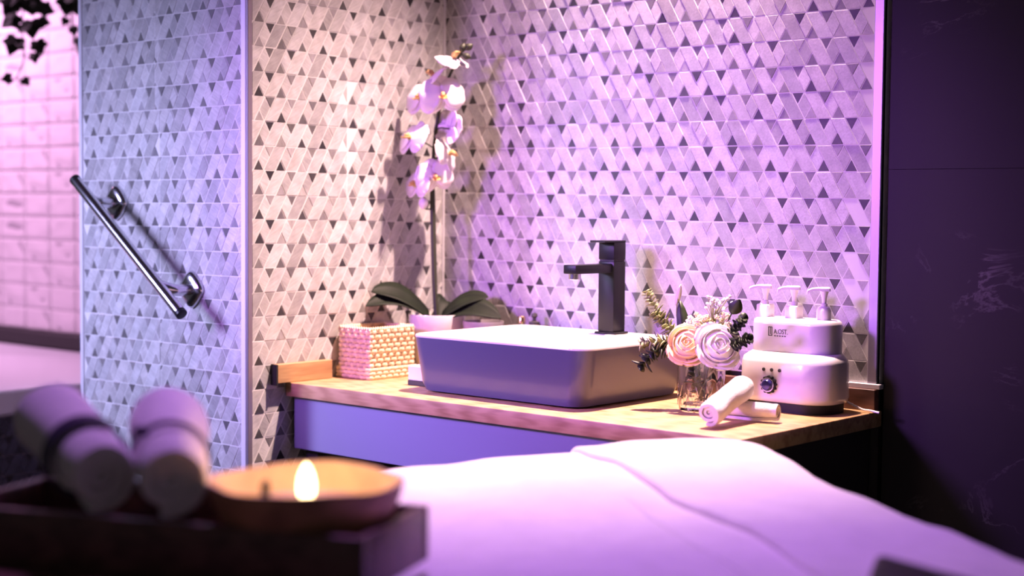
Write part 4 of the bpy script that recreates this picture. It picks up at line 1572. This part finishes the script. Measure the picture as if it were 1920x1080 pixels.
ds = [0.3674, 0.362, 0.355, 0.345, 0.33, 0.315] + [0.30 - 0.0125 * i for i in range(20)] + [0.05, 0.04, 0.03, 0.022, 0.015, 0.009, 0.005, 0.002, 0.0]
for d in ds:
    loops.append(bed_ring(d, None))
for z, d in ((0.775, -0.002), (0.74, -0.004), (0.70, -0.006), (0.66, -0.008)):
    loops.append(bed_ring(d, z))
cov = loft('bed_towel', loops, M_BEDTOWEL, None, False, False, True, 80)
cov.modifiers.new('cloth_thickness', 'SOLIDIFY').thickness = 0.004
tag(cov, 'large white towel covering the whole treatment bed', 'towel')

# second towel laid over the far side, its hem runs diagonally across the bed
SEAM = [(0.0, 0.34), (0.075, 0.331), (0.184, 0.316), (0.295, 0.316), (0.402, 0.312), (0.47, 0.303), (0.534, 0.293), (0.592, 0.284), (0.668, 0.282), (0.75, 0.287), (0.847, 0.297), (1.2, 0.31), (1.6, 0.31)]


def seam_b(a):
    for (a0, b0), (a1, b1) in zip(SEAM, SEAM[1:]):
        if a <= a1:
            t = max(0, (a - a0) / (a1 - a0))
            return b0 + (b1 - b0) * t
    return SEAM[-1][1]


na, nb = 110, 46
vs, fs = [], []
for i in range(na + 1):
    a = 0.006 + (BL * 0.75) * (i / na) ** 1.15
    sb_ = seam_b(a) + 0.004 * noise.noise(Vector((a * 9, 3.3, 0)))
    # near edge of the outline at this a
    lo = 0.0
    while bed_d(a, lo) < 0.004 and lo < 0.3:
        lo += 0.002
    for j in range(nb + 1):
        t = j / nb
        tt = 1 - (1 - t) ** 1.5
        b = lo + (sb_ - lo) * tt
        z = bed_z(a, b) + 0.0095
        if j >= nb - 1:
            z -= 0.0055 * (j - nb + 2)
        if j == 0 or i == 0:
            z -= 0.006
        p = bed_xy(a, b)
        vs.append(Vector((p.x, p.y, z)))
for i in range(na):
    for j in range(nb):
        q = i * (nb + 1) + j
        fs.append((q, q + 1, q + nb + 2, q + nb + 1))
ov = mesh_obj('overlay_towel', vs, fs, M_BEDTOWEL, None, True)
ov.modifiers.new('cloth_thickness', 'SOLIDIFY').thickness = 0.003
tag(ov, 'second white towel laid over the far side of the bed, diagonal hem', 'towel')

# black padded rest lying at the lower right edge of the picture
cu = thing('padded_rest', 'black padded rest lying on the bed at the lower right edge', 'cushion', (1.95, -1.35, 0.863))
def rest_prism(g, z0, z1):
    b = bmesh.new()
    a0 = Vector((1.812, -1.232, 0))
    d1, d2 = Vector((0.956, -0.292, 0)), Vector((0.395, -0.919, 0))
    q = [a0 - d1 * g - d2 * g, a0 + d1 * (0.24 + g) - d2 * g, a0 + d1 * (0.24 + g) + d2 * (0.22 + g), a0 - d1 * g + d2 * (0.22 + g)]
    lo = [b.verts.new((p.x, p.y, z0)) for p in q]
    hi = [b.verts.new((p.x, p.y, z1)) for p in q]
    b.faces.new(hi)
    b.faces.new(lo[::-1])
    for k in range(4):
        b.faces.new((lo[k], lo[(k + 1) % 4], hi[(k + 1) % 4], hi[k]))
    return b


pad = bm_obj('pad', rest_prism(0, 0.863, 0.890), M_LEATHER, cu, True, 0.010, 4)
bm_obj('piping', rest_prism(0.0015, 0.875, 0.878), M_DARK, pad, False, 0.001, 1)

# ------------------------------------------------------------------ side table, tray, rolls and candle bowl
TN = Vector((1.473, -1.658, 0))
TU = Vector((0.919, 0.393, 0)).normalized()
TV = Vector((-0.393, 0.919, 0)).normalized()
TM = Matrix(((TU.x, TV.x, 0, TN.x), (TU.y, TV.y, 0, TN.y), (0, 0, 1, 0), (0, 0, 0, 1)))


def tp(u, v, z):
    return TN + TU * u + TV * v + Vector((0, 0, z))


tb = thing('side_table', 'dark wooden side table under the tray at the lower left', 'table', tp(-0.3, -0.05, 0))
box('table_top', -0.70, -0.050, -0.28, 0.120, 0.832, 0.859, M_DWOOD, tb, 0.003, 1, TM)
for u in (-0.66, -0.11):
    for v in (-0.24, 0.06):
        box('leg', u, u + 0.04, v, v + 0.04, 0.0, 0.832, M_DWOOD, tb, 0.002, 1, TM)

ty_ = thing('wooden_tray', 'dark brown wooden tray holding rolled towels and the candle bowl', 'tray', tp(-0.25, 0.09, 0.86))
box('tray_floor', -0.498, -0.004, 0.004, 0.179, 0.8605, 0.868, M_DWOOD, ty_, 0, 1, TM)
box('side_panel', -0.502, 0.0, 0.0, 0.012, 0.8595, 0.920, M_DWOOD, ty_, 0.002, 2, TM)
box('side_panel', -0.502, 0.0, 0.171, 0.183, 0.8595, 0.920, M_DWOOD, ty_, 0.002, 2, TM)
box('end_panel', -0.012, 0.0, 0.0125, 0.1705, 0.8595, 0.920, M_DWOOD, ty_, 0.002, 2, TM)
box('end_panel', -0.502, -0.49, 0.0125, 0.1705, 0.8595, 0.920, M_DWOOD, ty_, 0.002, 2, TM)

for nm, lab, f0, f1, r0, r1, pin, sd in (
        ('towel_roll', 'large rolled towel at the far left of the tray, with a wide dark band of painted shading', (-0.302, 0.006, 0.963), (-0.494, 0.185, 0.990), 0.042, 0.055, 0.30, 11),
        ('towel_roll', 'large rolled towel beside the candle bowl, tied with a thin dark cord', (-0.219, 0.004, 0.963), (-0.343, 0.200, 0.990), 0.042, 0.056, 0.34, 17)):
    root, ax, x, y = towel_roll(nm, lab, tp(*f0), tp(*f1), r0, r1, M_TOWEL, 3.3, (pin, 0.10), sd, 22, 'rolled towels on the tray', tp((f0[0] + f1[0]) / 2, (f0[1] + f1[1]) / 2, 0.921), 0.05)
    p0, p1 = tp(*f0), tp(*f1)
    L = (p1 - p0).length
    wide = sd == 11  # wide band is shading put in as dark colour; the thin one is cord
    lp = []
    hw = 0.012 if wide else 0.003
    for s, k in ((-hw, 0.97), (-hw, 1.06), (hw, 1.06), (hw, 0.97)):
        t = pin + s / L
        r = (r0 + (r1 - r0) * t) * (1 - 0.10 * math.exp(-((t - pin) / 0.07) ** 2)) * k
        lp.append([p0 + ax * (L * t) + (x * math.cos(2 * PI * i / 32) + y * math.sin(2 * PI * i / 32)) * r for i in range(32)])
    rb = loft('shade_band_and_cord', lp, M_SHADE_CORD, root, False, False, True, 40)
    if not wide:
        kp = p0 + ax * (L * pin) + (x * 0.75 + y * -0.66).normalized() * ((r0 + (r1 - r0) * pin) * 0.95)
        if (kp - CAM).length > (p0 + ax * (L * pin) + (x * 0.75 + y * 0.66).normalized() * r0 - CAM).length:
            kp = p0 + ax * (L * pin) + (x * 0.75 + y * 0.66).normalized() * ((r0 + (r1 - r0) * pin) * 0.95)
        bm = bmesh.new()
        s_ = bmesh.ops.create_icosphere(bm, subdivisions=2, radius=0.008)
        bmesh.ops.transform(bm, matrix=Matrix.Translation(kp) @ Matrix.Diagonal((1.3, 1, 0.8, 1)), verts=s_['verts'])
        bm_obj('knot', bm, M_SHADE_CORD, rb, True)

BC = tp(-0.108, 0.095, 0)
cb = thing('candle_bowl', 'coconut-shell bowl candle with a lit flame on the tray', 'candle', (BC.x, BC.y, 0.868))
BZ0, BRIM = 0.8685, 0.958


def bowl_ring(r, z, wav=0.0):
    out = []
    for i in range(56):
        a = 2 * PI * i / 56
        w = wav * noise.noise(Vector((math.cos(a) * 1.6, math.sin(a) * 1.6, 7.7)))
        out.append(Vector((BC.x + r * math.cos(a), BC.y + r * math.sin(a), z + w)))
    return out


prof = [(0.030, 0.0), (0.045, 0.002), (0.062, 0.012), (0.080, 0.030), (0.094, 0.052), (0.102, 0.072)]
lp = [bowl_ring(r, BZ0 + z) for r, z in prof] + [bowl_ring(0.1055, BRIM - 0.002, 0.006), bowl_ring(0.1050, BRIM, 0.006)]
shl = loft('shell', lp, M_COCO, cb, True, False, True, 60)
lp = [bowl_ring(0.1050, BRIM, 0.006), bowl_ring(0.1015, BRIM, 0.006), bowl_ring(0.0995, BRIM - 0.004, 0.005), bowl_ring(0.096, BZ0 + 0.070), bowl_ring(0.086, BZ0 + 0.050)]
loft('inner_rim', lp, M_COCOIN, shl, False, False, True, 60)
loft('wax', [bowl_ring(0.0905, BZ0 + 0.054), bowl_ring(0.088, BZ0 + 0.0585), bowl_ring(0.06, BZ0 + 0.0575), bowl_ring(0.01, BZ0 + 0.056)], M_WAX, cb, True, True, True, 60)
WZ = BZ0 + 0.0565
tube('wick', [(BC.x, BC.y, WZ - 0.002), (BC.x, BC.y, WZ + 0.010)], 0.0015, M_INK, cb, 8)
wk = BC + RT * -0.044
tube('wick', [(wk.x, wk.y, WZ - 0.002), (wk.x, wk.y, WZ + 0.026), (wk.x + 0.002, wk.y, WZ + 0.030)], [0.006, 0.005, 0.003], M_INK, cb, 8)
fp = [(0.0015, 0.0), (0.0066, 0.005), (0.0088, 0.013), (0.0088, 0.022), (0.0070, 0.031), (0.0040, 0.038), (0.0008, 0.043)]
lathe('flame', (BC.x, BC.y, WZ + 0.006), fp, M_FLAME, cb, 20)
cl = bpy.data.lights.new('candle_light', 'POINT')
cl.color = (1.0, 0.58, 0.26)
cl.energy = 0.4
cl.shadow_soft_size = 0.012
clo = bpy.data.objects.new('candle_light', cl)
clo.location = (BC.x, BC.y, WZ + 0.062)
COL.objects.link(clo)
